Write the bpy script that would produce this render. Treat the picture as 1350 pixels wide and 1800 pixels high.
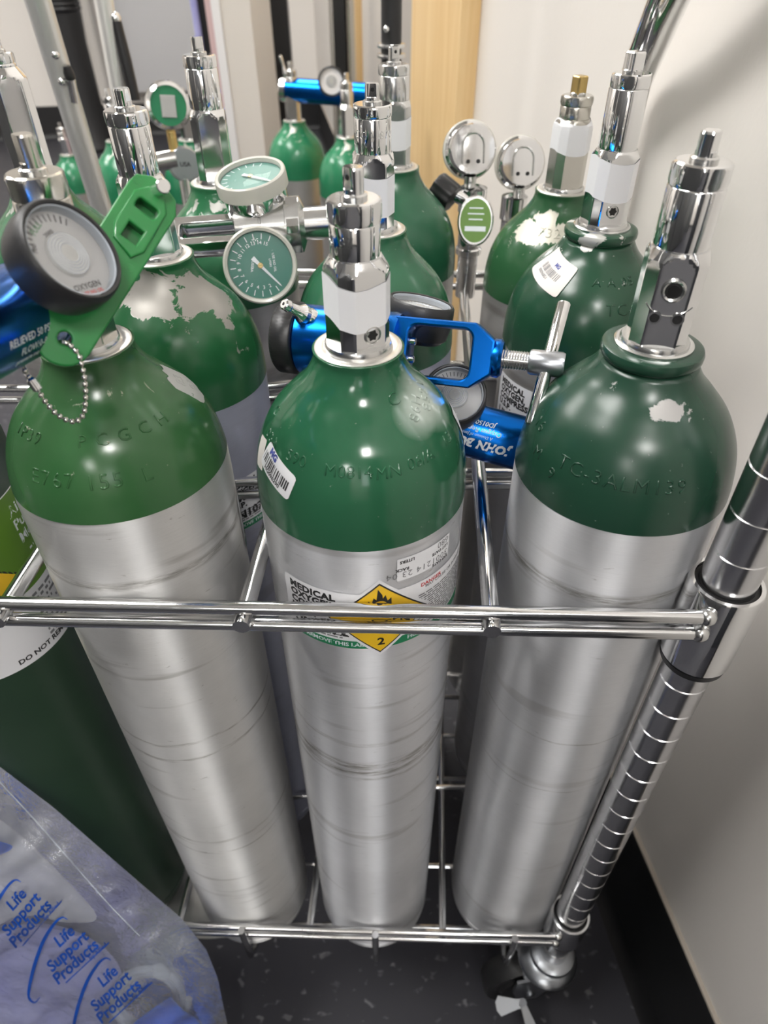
import bpy, math, random
from mathutils import Vector, Matrix, noise
PI = math.pi
rad = math.radians
sin, cos = math.sin, math.cos
for o in list(bpy.data.objects):
    bpy.data.objects.remove(o)
scene = bpy.context.scene
COL = scene.collection
random.seed(7)

# ------------------------------------------------------------------ camera
FPX = 1190.0
TH, ROLL, CH = rad(40.56), rad(-0.19), 0.9247
ZB = 0.125                                   # height of the cart's base above the floor
CAM = Vector((0, 0, CH))
FW = Vector((0, cos(TH), -sin(TH)))
_up, _rt = Vector((0, sin(TH), cos(TH))), Vector((1, 0, 0))
RT = _rt * cos(ROLL) + _up * sin(ROLL)
UP = _up * cos(ROLL) - _rt * sin(ROLL)
cd = bpy.data.cameras.new('camera')
cam = bpy.data.objects.new('camera', cd)
COL.objects.link(cam)
cam.matrix_world = Matrix(((RT.x, UP.x, -FW.x, 0), (RT.y, UP.y, -FW.y, 0), (RT.z, UP.z, -FW.z, CH), (0, 0, 0, 1)))
cd.sensor_fit = 'HORIZONTAL'
cd.sensor_width = 36
cd.lens = 36 * FPX / 1350
cd.clip_start = 0.01
cd.dof.use_dof = True
cd.dof.focus_distance = 0.37
cd.dof.aperture_fstop = 13
scene.camera = cam

# ------------------------------------------------------------------ world, exposure
wd = bpy.data.worlds.new('world')
scene.world = wd
wd.use_nodes = True
wd.node_tree.nodes['Background'].inputs[0].default_value = (1, 1, 1, 1)
wd.node_tree.nodes['Background'].inputs[1].default_value = 0.3
vs = scene.view_settings
vs.view_transform = 'Standard'
vs.look = 'None'
vs.exposure = -0.20
vs.gamma = 1
vs.use_curve_mapping = False
PANEL_POWER = 25.0                            # ceiling light diffusers (emission strength)
ROOM_A = rad(8.6)                             # the room is turned against the camera
EX = Vector((cos(ROOM_A), sin(ROOM_A), 0))
EY = Vector((-sin(ROOM_A), cos(ROOM_A), 0))
W_R, W_L, W_B, W_F, CEIL = 0.326, -3.3, 4.74, -4.5, 2.6
PANELS = [(0.05, -1.75, .40, .60, 'between the added cabinets and the wall, nearest the cart'),
          (-1.05, 0.45, .60, 1.2, 'left of the cart, over the added cabinet row'),
          (-2.3, -1.55, .60, 1.2, 'above the far side of the added cabinets'), (-1.6, -3.7, .60, 1.2, 'in the rear corner of the room'),
          (-0.30, 2.3, .60, 1.2, 'above the floor beyond the cart'), (-2.3, 2.3, .60, 1.2, 'in the back corner by the steel board')]
NEAR_POWER = 62.0                             # the small, bright fitting nearest the cart
WINDOW_POWER = 4.0                           # frosted, daylit window behind the camera


def room(e, n, z):
    return EX * e + EY * n + Vector((0, 0, z))


# ------------------------------------------------------------------ projection helpers (photo pixel -> place in the room)
def ray(px, py):
    return FW + RT * ((px - 675) / FPX) + UP * ((900 - py) / FPX)


def at_depth(px, py, d):
    return CAM + ray(px, py) * d


def at_z(px, py, z):
    q = ray(px, py)
    return CAM + q * ((z - CH) / q.z)


def at_y(px, py, y):
    q = ray(px, py)
    return CAM + q * (y / q.y)


# ------------------------------------------------------------------ materials
MATS = {}
ANROT = 0.25


def pbsdf(name):
    m = bpy.data.materials.new(name)
    m.use_nodes = True
    nt = m.node_tree
    return m, nt, nt.nodes['Principled BSDF']


def setp(b, **k):
    names = dict(base='Base Color', metal='Metallic', rough='Roughness', ior='IOR', alpha='Alpha', coat='Coat Weight',
                 coat_rough='Coat Roughness', trans='Transmission Weight', spec='Specular IOR Level', aniso='Anisotropic',
                 anrot='Anisotropic Rotation', emit='Emission Color', emits='Emission Strength', sss='Subsurface Weight')
    for a, v in k.items():
        if a in ('base', 'emit') and len(v) == 3:
            v = (*v, 1)
        b.inputs[names[a]].default_value = v


def N(nt, typ, **k):
    n = nt.nodes.new(typ)
    for a, v in k.items():
        if a in n.inputs:
            n.inputs[a].default_value = v
        else:
            setattr(n, a, v)
    return n


def L(nt, a, b):
    nt.links.new(a, b)


def math_node(nt, op, a, b=None, clamp=False):
    n = nt.nodes.new('ShaderNodeMath')
    n.operation = op
    n.use_clamp = clamp
    for i, v in enumerate((a, b)):
        if v is None:
            continue
        if isinstance(v, (int, float)):
            n.inputs[i].default_value = v
        else:
            nt.links.new(v, n.inputs[i])
    return n.outputs[0]


def ramp(nt, fac, lo, hi):
    n = nt.nodes.new('ShaderNodeMapRange')
    n.inputs['From Min'].default_value = lo
    n.inputs['From Max'].default_value = hi
    nt.links.new(fac, n.inputs['Value'])
    return n.outputs[0]


def mix(nt, fac, a, b):
    n = nt.nodes.new('ShaderNodeMix')
    n.data_type = 'RGBA'
    if isinstance(fac, (int, float)):
        n.inputs[0].default_value = fac
    else:
        nt.links.new(fac, n.inputs[0])
    for i, v in ((6, a), (7, b)):
        if isinstance(v, tuple):
            n.inputs[i].default_value = (*v, 1) if len(v) == 3 else v
        else:
            nt.links.new(v, n.inputs[i])
    return n.outputs[2]


def coords(nt, off=(0, 0, 0), sc=(1, 1, 1)):
    tc = nt.nodes.new('ShaderNodeTexCoord')
    mp = nt.nodes.new('ShaderNodeMapping')
    mp.inputs['Location'].default_value = off
    mp.inputs['Scale'].default_value = sc
    nt.links.new(tc.outputs['Object'], mp.inputs['Vector'])
    return mp.outputs[0]


def noise_tex(nt, vec, scale, detail=4, rough=.55, dist=0.0):
    n = N(nt, 'ShaderNodeTexNoise', Scale=scale, Detail=detail, Roughness=rough, Distortion=dist)
    nt.links.new(vec, n.inputs['Vector'])
    return n.outputs['Fac']


def bump(nt, b, h, strength, dist=.001):
    n = N(nt, 'ShaderNodeBump', Strength=strength, Distance=dist)
    nt.links.new(h, n.inputs['Height'])
    nt.links.new(n.outputs[0], b.inputs['Normal'])


def plain(name, base, metal=0.0, rough=.5, **k):
    if name in MATS:
        return MATS[name]
    m, nt, b = pbsdf(name)
    setp(b, base=base, metal=metal, rough=rough, **k)
    MATS[name] = m
    return m


def metal_worn(name, base, rough, smudge=.12, sc=60, grain=(1, 1, 1), bmp=0.0):
    m, nt, b = pbsdf(name)
    setp(b, base=base, metal=1)
    v = coords(nt, sc=grain)
    f = noise_tex(nt, v, sc, 5, .6)
    L(nt, math_node(nt, 'ADD', math_node(nt, 'MULTIPLY', f, smudge), rough - smudge * .45, True), b.inputs['Roughness'])
    if bmp:
        bump(nt, b, f, bmp, .0006)
    MATS[name] = m
    return m


def green_paint(name, c1, c2, seed, rough=.18, chip=.70, spots=(), mist=(), chip_col=(.50, .49, .46), bump_s=.12):
    m, nt, b = pbsdf(name)
    v = coords(nt, off=(seed, seed * 1.7, 0))
    vo = coords(nt)
    big = noise_tex(nt, v, 14, 3)
    col = mix(nt, ramp(nt, big, .3, .7), c1, c2)
    n1 = noise_tex(nt, v, 55, 6, .62, .6)
    n2 = noise_tex(nt, v, 420, 2, .5)
    val = n1
    for (p, r, amt) in spots:
        d = N(nt, 'ShaderNodeVectorMath', operation='DISTANCE')
        L(nt, vo, d.inputs[0])
        d.inputs[1].default_value = p
        g = math_node(nt, 'MULTIPLY', ramp(nt, d.outputs['Value'], r, r * .35), amt)
        val = math_node(nt, 'ADD', val, g)
    mask = ramp(nt, val, chip, chip + .025)
    fine = math_node(nt, 'MULTIPLY', ramp(nt, n2, .74, .80), .35)
    mask = math_node(nt, 'MAXIMUM', mask, fine, True)
    col = mix(nt, mask, col, chip_col)
    for (p, r, amt) in mist:
        d = N(nt, 'ShaderNodeVectorMath', operation='DISTANCE')
        L(nt, vo, d.inputs[0])
        d.inputs[1].default_value = p
        col = mix(nt, math_node(nt, 'MULTIPLY', ramp(nt, d.outputs['Value'], r, r * .3), amt), col, (.62, .66, .62))
    L(nt, col, b.inputs['Base Color'])
    L(nt, math_node(nt, 'MULTIPLY', mask, .55), b.inputs['Metallic'])
    L(nt, math_node(nt, 'ADD', math_node(nt, 'MULTIPLY', mask, .25), rough), b.inputs['Roughness'])
    h = math_node(nt, 'SUBTRACT', math_node(nt, 'MULTIPLY', noise_tex(nt, v, 130, 3), .35), mask)
    bump(nt, b, h, bump_s, .0012)
    MATS[name] = m
    return m


def aluminium(name, base, seed, rough=.34, dirt=.5, aniso=.75, rings=()):
    m, nt, b = pbsdf(name)
    v = coords(nt, off=(seed, seed, seed * .3), sc=(1, 1, 38))
    lines = noise_tex(nt, v, 55, 4, .65)
    vo = coords(nt, off=(seed, 0, seed))
    blot = noise_tex(nt, vo, 11, 5, .6)
    marks = noise_tex(nt, coords(nt, off=(seed, 3, seed), sc=(1, 1, 4)), 60, 5, .65, .4)
    scuff = noise_tex(nt, coords(nt, off=(seed, 9, seed), sc=(1, 1, 9)), 9, 3, .5)
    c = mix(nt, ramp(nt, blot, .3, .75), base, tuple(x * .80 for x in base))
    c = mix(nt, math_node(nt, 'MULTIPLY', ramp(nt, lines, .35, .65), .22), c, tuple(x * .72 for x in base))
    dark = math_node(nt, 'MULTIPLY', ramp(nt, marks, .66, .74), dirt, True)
    dark2 = math_node(nt, 'MULTIPLY', ramp(nt, scuff, .62, .72), dirt * .55, True)
    dk = math_node(nt, 'MAXIMUM', dark, dark2)
    if rings:
        tc = nt.nodes.new('ShaderNodeTexCoord')
        sx = nt.nodes.new('ShaderNodeSeparateXYZ')
        L(nt, tc.outputs['Object'], sx.inputs[0])
        wob = math_node(nt, 'MULTIPLY', math_node(nt, 'SUBTRACT', noise_tex(nt, vo, 30, 2), .5), .006)
        brk = ramp(nt, noise_tex(nt, coords(nt, off=(seed, 5, 5), sc=(1, 1, 9)), 48, 5, .7), .40, .62)
        for (zr, wr, am) in rings:
            dd = math_node(nt, 'ABSOLUTE', math_node(nt, 'SUBTRACT', math_node(nt, 'ADD', sx.outputs[2], wob), zr))
            dk = math_node(nt, 'MAXIMUM', dk, math_node(nt, 'MULTIPLY', math_node(nt, 'MULTIPLY', ramp(nt, dd, wr, wr * .2), brk), am), True)
    c = mix(nt, dk, c, (.16, .145, .12))
    L(nt, c, b.inputs['Base Color'])
    setp(b, metal=.74, aniso=aniso, anrot=ANROT)
    t = nt.nodes.new('ShaderNodeTangent')
    t.direction_type = 'RADIAL'
    t.axis = 'Z'
    L(nt, t.outputs[0], b.inputs['Tangent'])
    L(nt, math_node(nt, 'ADD', math_node(nt, 'MULTIPLY', lines, .22), rough - .08), b.inputs['Roughness'])
    bump(nt, b, math_node(nt, 'ADD', lines, math_node(nt, 'MULTIPLY', blot, .6)), .22, .0006)
    MATS[name] = m
    return m


RINGS_C = ((.3990, .003, .5), (.3720, .0075, .8), (.3640, .0055, .85), (.355, .003, .5))      # scuff rings left by the cart's wires
RINGS_L = ((.5450, .0040, .7), (.3930, .0018, .7), (.3740, .0022, .8), (.2480, .0020, .7), (.2290, .0016, .6))
RINGS_R = ((.5330, .0055, .75), (.3935, .0012, .5), (.3300, .0012, .4))


def build_materials():
    metal_worn('chrome', (.80, .80, .80), .075, .09, 70)
    metal_worn('chrome_dull', (.66, .66, .65), .20, .14, 90, bmp=.05)
    metal_worn('chrome_wire', (.74, .74, .74), .12, .12, 120)
    metal_worn('steel_post', (.68, .68, .69), .20, .05, 30)
    plain('tube_alu', (.78, .78, .76), .55, .28)
    metal_worn('zinc', (.45, .47, .50), .30, .2, 50, bmp=.1)
    metal_worn('brass', (.55, .40, .16), .28, .15, 80)
    metal_worn('nickel', (.62, .60, .55), .20, .12, 70)
    metal_worn('bare_neck', (.74, .72, .68), .35, .2, 150, bmp=.1)
    plain('dark_metal', (.03, .03, .03), .6, .35)
    metal_worn('blue_anodised', (.006, .13, .52), .24, .10, 40, grain=(1, 1, 1))
    m, nt, b = pbsdf('rubber_black')
    setp(b, base=(.018, .018, .019), rough=.42)
    bump(nt, b, noise_tex(nt, coords(nt), 900, 2), .12, .0005)
    MATS['rubber_black'] = m
    plain('plastic_black', (.012, .012, .013), 0, .38)
    plain('plastic_green', (.020, .22, .050), 0, .28, coat=.2, sss=0.0)
    plain('ink_green_dark', (.015, .17, .035), 0, .35)
    plain('white_sticker', (.80, .80, .82), 0, .42)
    plain('paper_white', (.78, .78, .80), 0, .45)
    plain('paper_aged', (.70, .66, .62), 0, .6)
    plain('ink_black', (.015, .015, .016), 0, .5)
    plain('ink_grey', (.20, .20, .21), 0, .5)
    plain('ink_red', (.55, .03, .03), 0, .5)
    plain('ink_blue', (.05, .07, .28), 0, .5)
    plain('ink_white', (.72, .76, .80), 0, .5)
    plain('label_green', (.012, .19, .08), 0, .45)
    plain('label_olive', (.10, .22, .02), 0, .45)
    plain('label_yellow', (.80, .50, .02), 0, .45)
    plain('dial_white', (.40, .40, .40), 0, .5)
    plain('dial_teal', (.012, .16, .115), 0, .45)
    plain('dial_grey', (.40, .40, .39), 0, .5)
    plain('plastic_cream', (.50, .49, .44), 0, .3, coat=.4)
    m, nt, b = pbsdf('clear_lens')
    setp(b, base=(.9, .9, .9), rough=.05, spec=.6, alpha=.08)
    MATS['clear_lens'] = m
    # bag film: thin clear plastic, partly see-through
    m, nt, b = pbsdf('bag_film')
    v = coords(nt)
    nt.nodes.remove(b)
    bm = N(nt, 'ShaderNodeBump', Strength=.8, Distance=.004)
    L(nt, math_node(nt, 'ADD', noise_tex(nt, v, 22, 4, .6, 1.8), math_node(nt, 'MULTIPLY', noise_tex(nt, v, 70, 3, .5, 1.0), .35)), bm.inputs['Height'])
    tr = N(nt, 'ShaderNodeBsdfTransparent')
    tr.inputs[0].default_value = (.93, .94, .96, 1)
    df = N(nt, 'ShaderNodeBsdfDiffuse')
    df.inputs[0].default_value = (.68, .70, .76, 1)
    gl = N(nt, 'ShaderNodeBsdfGlossy')
    gl.inputs['Roughness'].default_value = .13
    gl.inputs[0].default_value = (1, 1, 1, 1)
    fr = N(nt, 'ShaderNodeFresnel')
    fr.inputs[0].default_value = 1.5
    for q in (gl, fr):
        L(nt, bm.outputs[0], q.inputs['Normal'])
    m1, m2 = N(nt, 'ShaderNodeMixShader'), N(nt, 'ShaderNodeMixShader')
    L(nt, math_node(nt, 'ADD', math_node(nt, 'MULTIPLY', ramp(nt, noise_tex(nt, v, 9, 4, .6, .8), .35, .75), .18), .09), m1.inputs[0])
    L(nt, tr.outputs[0], m1.inputs[1])
    L(nt, df.outputs[0], m1.inputs[2])
    L(nt, math_node(nt, 'MULTIPLY', fr.outputs[0], 1.6, True), m2.inputs[0])
    L(nt, m1.outputs[0], m2.inputs[1])
    L(nt, gl.outputs[0], m2.inputs[2])
    L(nt, m2.outputs[0], nt.nodes['Material Output'].inputs[0])
    MATS['bag_film'] = m
    m, nt, b = pbsdf('film_milky')
    setp(b, base=(.85, .86, .9), rough=.3, alpha=.30)
    MATS['film_milky'] = m
    plain('bag_blue', (.0, .10, .60), 0, .35)
    plain('bag_print', (.002, .06, .36), 0, .4)
    m, nt, b = pbsdf('lilac_cloth')
    setp(b, rough=.6)
    f = noise_tex(nt, coords(nt), 8, 3)
    L(nt, mix(nt, ramp(nt, f, .35, .7), (.27, .28, .56), (.40, .41, .66)), b.inputs['Base Color'])
    MATS['lilac_cloth'] = m
    plain('clear_plastic', (.72, .78, .86), 0, .15, alpha=.38)
    plain('foil', (.72, .71, .69), .85, .35)
    # room
    m, nt, b = pbsdf('wall_paint')
    setp(b, rough=.55)
    v = coords(nt)
    L(nt, mix(nt, noise_tex(nt, v, 1.3, 2), (.76, .72, .675), (.79, .755, .71)), b.inputs['Base Color'])
    bump(nt, b, noise_tex(nt, v, 220, 3), .12, .002)
    MATS['wall_paint'] = m
    m, nt, b = pbsdf('floor_vinyl')
    setp(b, rough=.5, spec=.3)
    v = coords(nt)
    vor = noise_tex(nt, coords(nt, sc=(1, 1.35, 1)), 62, 2.0, .45, .35)
    spec = ramp(nt, vor, .635, .70)
    gate = ramp(nt, noise_tex(nt, v, 9, 2), .32, .52)
    c = mix(nt, noise_tex(nt, v, 6, 3), (.034, .034, .042), (.048, .048, .056))
    c = mix(nt, math_node(nt, 'MULTIPLY', math_node(nt, 'MULTIPLY', spec, gate), .8), c, (.19, .19, .20))
    L(nt, c, b.inputs['Base Color'])
    MATS['floor_vinyl'] = m
    plain('baseboard_black', (.010, .010, .011), 0, .45)
    plain('ceiling_tile', (.74, .74, .72), 0, .8)
    plain('trim_edge', (.45, .40, .34), 0, .6)
    m, nt, b = pbsdf('pine')
    setp(b, rough=.5)
    v = coords(nt, sc=(14, 14, .8))
    f = noise_tex(nt, v, 2.6, 5, .6, .9)
    L(nt, mix(nt, ramp(nt, f, .3, .7), (.80, .59, .32), (.68, .45, .20)), b.inputs['Base Color'])
    MATS['pine'] = m
    plain('cabinet_grey', (.085, .088, .092), 0, .5)
    plain('cabinet_dark', (.030, .032, .038), 0, .5)
    plain('frame_grey', (.40, .37, .34), 0, .5)
    plain('panel_white', (.72, .69, .65), 0, .4)
    plain('panel_pink', (.62, .45, .45), 0, .4)
    plain('panel_steel', (.52, .52, .53), .25, .5)
    plain('pole_dark', (.014, .014, .015), 0, .55)
    plain('grey_plastic', (.10, .095, .09), 0, .6)
    plain('grey_label', (.22, .22, .23), 0, .6)
    m, nt, b = pbsdf('lamp_diffuser')
    setp(b, base=(.9, .9, .9), emit=(1.0, .98, .955), emits=PANEL_POWER)
    MATS['lamp_diffuser'] = m
    m, nt, b = pbsdf('lamp_near')
    setp(b, base=(.9, .9, .9), emit=(1.0, .98, .955), emits=NEAR_POWER)
    MATS['lamp_near'] = m
    m, nt, b = pbsdf('window_pane')
    setp(b, base=(.9, .9, .9), emit=(.93, .97, 1.0), emits=WINDOW_POWER)
    MATS['window_pane'] = m
    # paints
    green_paint('green_c1', (.017, .088, .042), (.024, .110, .054), 1.0, .13, .765,
                spots=[((-.024, -.012, .638), .02, .07)], mist=[((.0315, -.010, .632), .019, .55), ((.026, -.022, .629), .013, .4)], bump_s=.04)
    green_paint('green_l1', (.022, .095, .028), (.055, .140, .055), 4.0, .20, .735,
                spots=[((.0238, -.0162, .636), .016, .13), ((-.0237, -.0239, .631), .02, .10), ((.004, -.025, .640), .016, .12), ((.023, -.035, .622), .03, .07)], chip_col=(.30, .33, .24), bump_s=.12)
    green_paint('green_r1', (.010, .042, .024), (.013, .050, .029), 7.0, .27, .745,
                spots=[((.0002, -.0288, .636), .011, .30), ((.008, -.030, .632), .010, .16), ((-.0301, -.0076, .634), .012, .15), ((-.019, -.020, .637), .012, .16), ((.015, -.0313, .630), .006, .2), ((.0276, -.005, .637), .008, .16)], chip_col=(.42, .41, .40), bump_s=.05)
    green_paint('green_r2', (.011, .053, .027), (.018, .070, .037), 11.0, .24, .715,
                spots=[((.0066, -.0336, .631), .014, .14), ((-.027, -.0016, .638), .016, .14), ((-.0197, .008, .653), .012, .25), ((-.01, -.02, .651), .014, .25), ((.012, -.02, .651), .012, .2)], chip_col=(.55, .55, .52), bump_s=.1)
    green_paint('green_r3', (.015, .075, .028), (.028, .10, .04), 14.0, .24, .71,
                spots=[((-.0174, -.0272, .6234), .022, .35), ((-.0353, -.0178, .616), .016, .18), ((-.047, -.0145, .601), .016, .10), ((.0018, -.0378, .618), .015, .2)], chip_col=(.60, .58, .50), bump_s=.15)
    green_paint('green_l2', (.013, .090, .030), (.018, .11, .04), 18.0, .22, .70,
                spots=[((.0111, -.0274, .635), .026, .30), ((.0314, -.0103, .632), .024, .26), ((-.0092, -.0252, .638), .02, .22), ((.040, -.017, .620), .016, .12), ((.046, -.025, .601), .02, .05)], chip_col=(.34, .325, .30), bump_s=.2)
    green_paint('green_l3', (.014, .11, .042), (.03, .15, .065), 23.0, .22, .69,
                spots=[((.0096, -.0243, .639), .014, .15), ((-.0128, -.0262, .635), .018, .12)], chip_col=(.50, .50, .47), bump_s=.12)
    green_paint('green_c2', (.016, .095, .045), (.03, .13, .065), 27.0, .2, .73, chip_col=(.5, .5, .48), bump_s=.06)
    green_paint('green_c3', (.014, .085, .042), (.024, .115, .056), 31.0, .25, .71,
                spots=[((.0275, -.0266, .626), .016, .10), ((.029, .0055, .635), .018, .16)], chip_col=(.44, .47, .42), bump_s=.1)
    green_paint('green_steel', (.016, .040, .022), (.022, .050, .028), 37.0, .42, .80, chip_col=(.06, .09, .03), bump_s=.04)
    green_paint('green_far', (.012, .15, .065), (.03, .21, .10), 41.0, .22, .70,
                spots=[((0, -.03, .636), .03, .16)], chip_col=(.66, .65, .6), bump_s=.1)
    aluminium('alu_c', (.76, .765, .79), 2.0, .37, .55, 1.0, RINGS_C)
    aluminium('alu_l', (.75, .745, .735), 9.0, .40, .75, 1.0, RINGS_L)
    aluminium('alu_r', (.73, .735, .755), 15.0, .37, .40, 1.0, RINGS_R)
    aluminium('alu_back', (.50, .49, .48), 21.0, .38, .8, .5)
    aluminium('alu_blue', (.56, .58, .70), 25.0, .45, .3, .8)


build_materials()


# ------------------------------------------------------------------ mesh builder
class MB:
    def __init__(self):
        self.v, self.f = [], []

    def add(self, vs_, fs, M=None):
        o = len(self.v)
        self.v += [(M @ Vector(p)) if M else Vector(p) for p in vs_]
        self.f += [tuple(i + o for i in f) for f in fs]
        return self

    def rev(self, fn, zs, n=48, M=None, cap0=True, cap1=True):
        """surface of r = fn(theta, i, z) over rings"""
        vs_, fs = [], []
        for i, z in enumerate(zs):
            for k in range(n):
                t = 2 * PI * k / n
                r = fn(t, i, z)
                vs_.append((r * cos(t), r * sin(t), z))
        for i in range(len(zs) - 1):
            for k in range(n):
                a, b = i * n + k, i * n + (k + 1) % n
                fs.append((a, b, b + n, a + n))
        if cap0:
            fs.append(tuple(range(n - 1, -1, -1)))
        if cap1:
            fs.append(tuple(range((len(zs) - 1) * n, len(zs) * n)))
        return self.add(vs_, fs, M)

    def lathe(self, prof, n=48, M=None, cap0=True, cap1=True):
        return self.rev(lambda t, i, z: max(prof[i][0], 1e-5), [p[1] for p in prof], n, M, cap0, cap1)

    def cyl(self, r, z0, z1, n=24, M=None, ch=0.0):
        if ch:
            return self.lathe([(r - ch, z0), (r, z0 + ch), (r, z1 - ch), (r - ch, z1)], n, M)
        return self.lathe([(r, z0), (r, z1)], n, M)

    def prism(self, poly, z0, z1, M=None, ch=0.0):
        n = len(poly)
        cx, cy = sum(p[0] for p in poly) / n, sum(p[1] for p in poly) / n

        def ins(c):
            out = []
            for x, y in poly:
                d = math.hypot(x - cx, y - cy) or 1
                out.append((x - (x - cx) / d * c * 1.3, y - (y - cy) / d * c * 1.3))
            return out
        rings = [(ins(ch), z0), (poly, z0 + ch), (poly, z1 - ch), (ins(ch), z1)] if ch else [(poly, z0), (poly, z1)]
        vs_, fs = [], []
        for pl, z in rings:
            vs_ += [(x, y, z) for x, y in pl]
        for i in range(len(rings) - 1):
            for k in range(n):
                a, b = i * n + k, i * n + (k + 1) % n
                fs.append((a, b, b + n, a + n))
        fs.append(tuple(range(n - 1, -1, -1)))
        fs.append(tuple(range((len(rings) - 1) * n, len(rings) * n)))
        return self.add(vs_, fs, M)

    def box(self, x0, x1, y0, y1, z0, z1, M=None, ch=0.0):
        return self.prism([(x0, y0), (x1, y0), (x1, y1), (x0, y1)], z0, z1, M, ch)

    def tube(self, pts, r, n=12, caps=True):
        pts = [Vector(p) for p in pts]
        rs = r if isinstance(r, (list, tuple)) else [r] * len(pts)
        d0 = (pts[1] - pts[0]).normalized()
        u = d0.orthogonal().normalized()
        vs_, fs = [], []
        for i, p in enumerate(pts):
            a = pts[max(0, i - 1)]
            b = pts[min(len(pts) - 1, i + 1)]
            d = (b - a).normalized()
            u = (u - d * u.dot(d)).normalized()
            w = d.cross(u)
            for k in range(n):
                t = 2 * PI * k / n
                vs_.append(p + (u * cos(t) + w * sin(t)) * rs[i])
        for i in range(len(pts) - 1):
            for k in range(n):
                a, b = i * n + k, i * n + (k + 1) % n
                fs.append((a, b, b + n, a + n))
        if caps:
            fs.append(tuple(range(n - 1, -1, -1)))
            fs.append(tuple(range((len(pts) - 1) * n, len(pts) * n)))
        return self.add(vs_, fs)

    def ball(self, c, r, n=10, m=6, sc=(1, 1, 1)):
        vs_, fs = [], []
        for i in range(m + 1):
            t = PI * i / m
            for k in range(n):
                p = 2 * PI * k / n
                q = max(sin(t), 1e-3)
                vs_.append((c[0] + r * sc[0] * q * cos(p), c[1] + r * sc[1] * q * sin(p), c[2] - r * sc[2] * cos(t)))
        for i in range(m):
            for k in range(n):
                a, b = i * n + k, i * n + (k + 1) % n
                fs.append((a, b, b + n, a + n))
        return self.add(vs_, fs)

    def build(self, name, mat, parent=None, sharp=34, loc=None, kind=None):
        me = bpy.data.meshes.new(name)
        me.from_pydata([tuple(p) for p in self.v], [], self.f)
        me.validate()
        me.polygons.foreach_set('use_smooth', [True] * len(me.polygons))
        if sharp:
            me.set_sharp_from_angle(angle=rad(sharp))
        me.materials.append(MATS[mat] if isinstance(mat, str) else mat)
        o = bpy.data.objects.new(name, me)
        COL.objects.link(o)
        if parent:
            o.parent = parent
        if loc is not None:
            o.location = loc
        if kind:
            o['kind'] = kind
        return o


def frame(o, x=None, y=None, z=None):
    """matrix from origin and two of three axes (z first, then x or y)"""
    if z is not None:
        z = Vector(z).normalized()
        if x is not None:
            x = Vector(x)
            x = (x - z * x.dot(z)).normalized()
            y = z.cross(x)
        elif y is not None:
            y = Vector(y)
            y = (y - z * y.dot(z)).normalized()
            x = y.cross(z)
        else:
            x = z.orthogonal().normalized()
            y = z.cross(x)
    else:
        x = Vector(x).normalized()
        y = Vector(y)
        y = (y - x * y.dot(x)).normalized()
        z = x.cross(y)
    o = Vector(o)
    return Matrix(((x.x, y.x, z.x, o.x), (x.y, y.y, z.y, o.y), (x.z, y.z, z.z, o.z), (0, 0, 0, 1)))


def tag(o, label, cat, group=None, kind=None):
    o['label'] = label
    if cat:
        o['category'] = cat
    if group:
        o['group'] = group
    if kind:
        o['kind'] = kind
    return o


def thing(name, label, cat, loc, group=None):
    o = bpy.data.objects.new(name, None)
    o.empty_display_size = .02
    COL.objects.link(o)
    o.location = loc
    return tag(o, label, cat, group)


def struct(o, label=None):
    o['kind'] = 'structure'
    if label:
        o['label'] = label
    return o


_cache = {}


def curve_geo(cu):
    ob = bpy.data.objects.new('tmp', cu)
    me = bpy.data.meshes.new_from_object(ob)
    vs_ = [tuple(p.co) for p in me.vertices]
    fs = [tuple(p.vertices) for p in me.polygons]
    bpy.data.meshes.remove(me)
    bpy.data.objects.remove(ob)
    bpy.data.curves.remove(cu)
    return vs_, fs


def text_geo(s, size, ext=0.0, bold=0.0, align='CENTER', sp=1.0, shear=0.0, res=2, bev=0.0, lines=1.0):
    key = (s, size, ext, bold, align, sp, shear, res, bev, lines)
    if key not in _cache:
        cu = bpy.data.curves.new('t', 'FONT')
        cu.body = s
        cu.size = size
        cu.extrude = ext
        cu.offset = bold
        cu.align_x = align
        cu.align_y = 'CENTER'
        cu.space_character = sp
        cu.space_line = lines
        cu.shear = shear
        cu.resolution_u = res
        cu.bevel_depth = bev
        cu.bevel_resolution = 0
        _cache[key] = curve_geo(cu)
    return _cache[key]


def plate_geo(polys, half, bev=0.0, res=1):
    cu = bpy.data.curves.new('p', 'CURVE')
    cu.dimensions = '2D'
    cu.fill_mode = 'BOTH'
    cu.extrude = max(half - bev, 0)
    cu.bevel_depth = bev
    cu.offset = -bev
    cu.bevel_resolution = res
    for pl in polys:
        s = cu.splines.new('POLY')
        s.points.add(len(pl) - 1)
        for i, (x, y) in enumerate(pl):
            s.points[i].co = (x, y, 0, 1)
        s.use_cyclic_u = True
    return curve_geo(cu)


def rrect(w, h, r, cx=0, cy=0, n=5):
    out = []
    for sx, sy, a0 in ((1, 1, 0), (-1, 1, 90), (-1, -1, 180), (1, -1, 270)):
        for k in range(n + 1):
            a = rad(a0 + 90 * k / n)
            out.append((cx + sx * (w / 2 - r) + r * cos(a), cy + sy * (h / 2 - r) + r * sin(a)))
    return out


def circ(r, n=24, cx=0, cy=0):
    return [(cx + r * cos(2 * PI * k / n), cy + r * sin(2 * PI * k / n)) for k in range(n)]


def catmull(pts, n=8):
    out = []
    P = [Vector(p) for p in pts]
    P = [P[0] * 2 - P[1]] + P + [P[-1] * 2 - P[-2]]
    for i in range(1, len(P) - 2):
        for k in range(n):
            t = k / n
            a, b, c, d = P[i - 1], P[i], P[i + 1], P[i + 2]
            out.append(.5 * ((2 * b) + (c - a) * t + (2 * a - 5 * b + 4 * c - d) * t * t + (3 * b - a - 3 * c + d) * t ** 3))
    out.append(P[-2])
    return out


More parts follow.
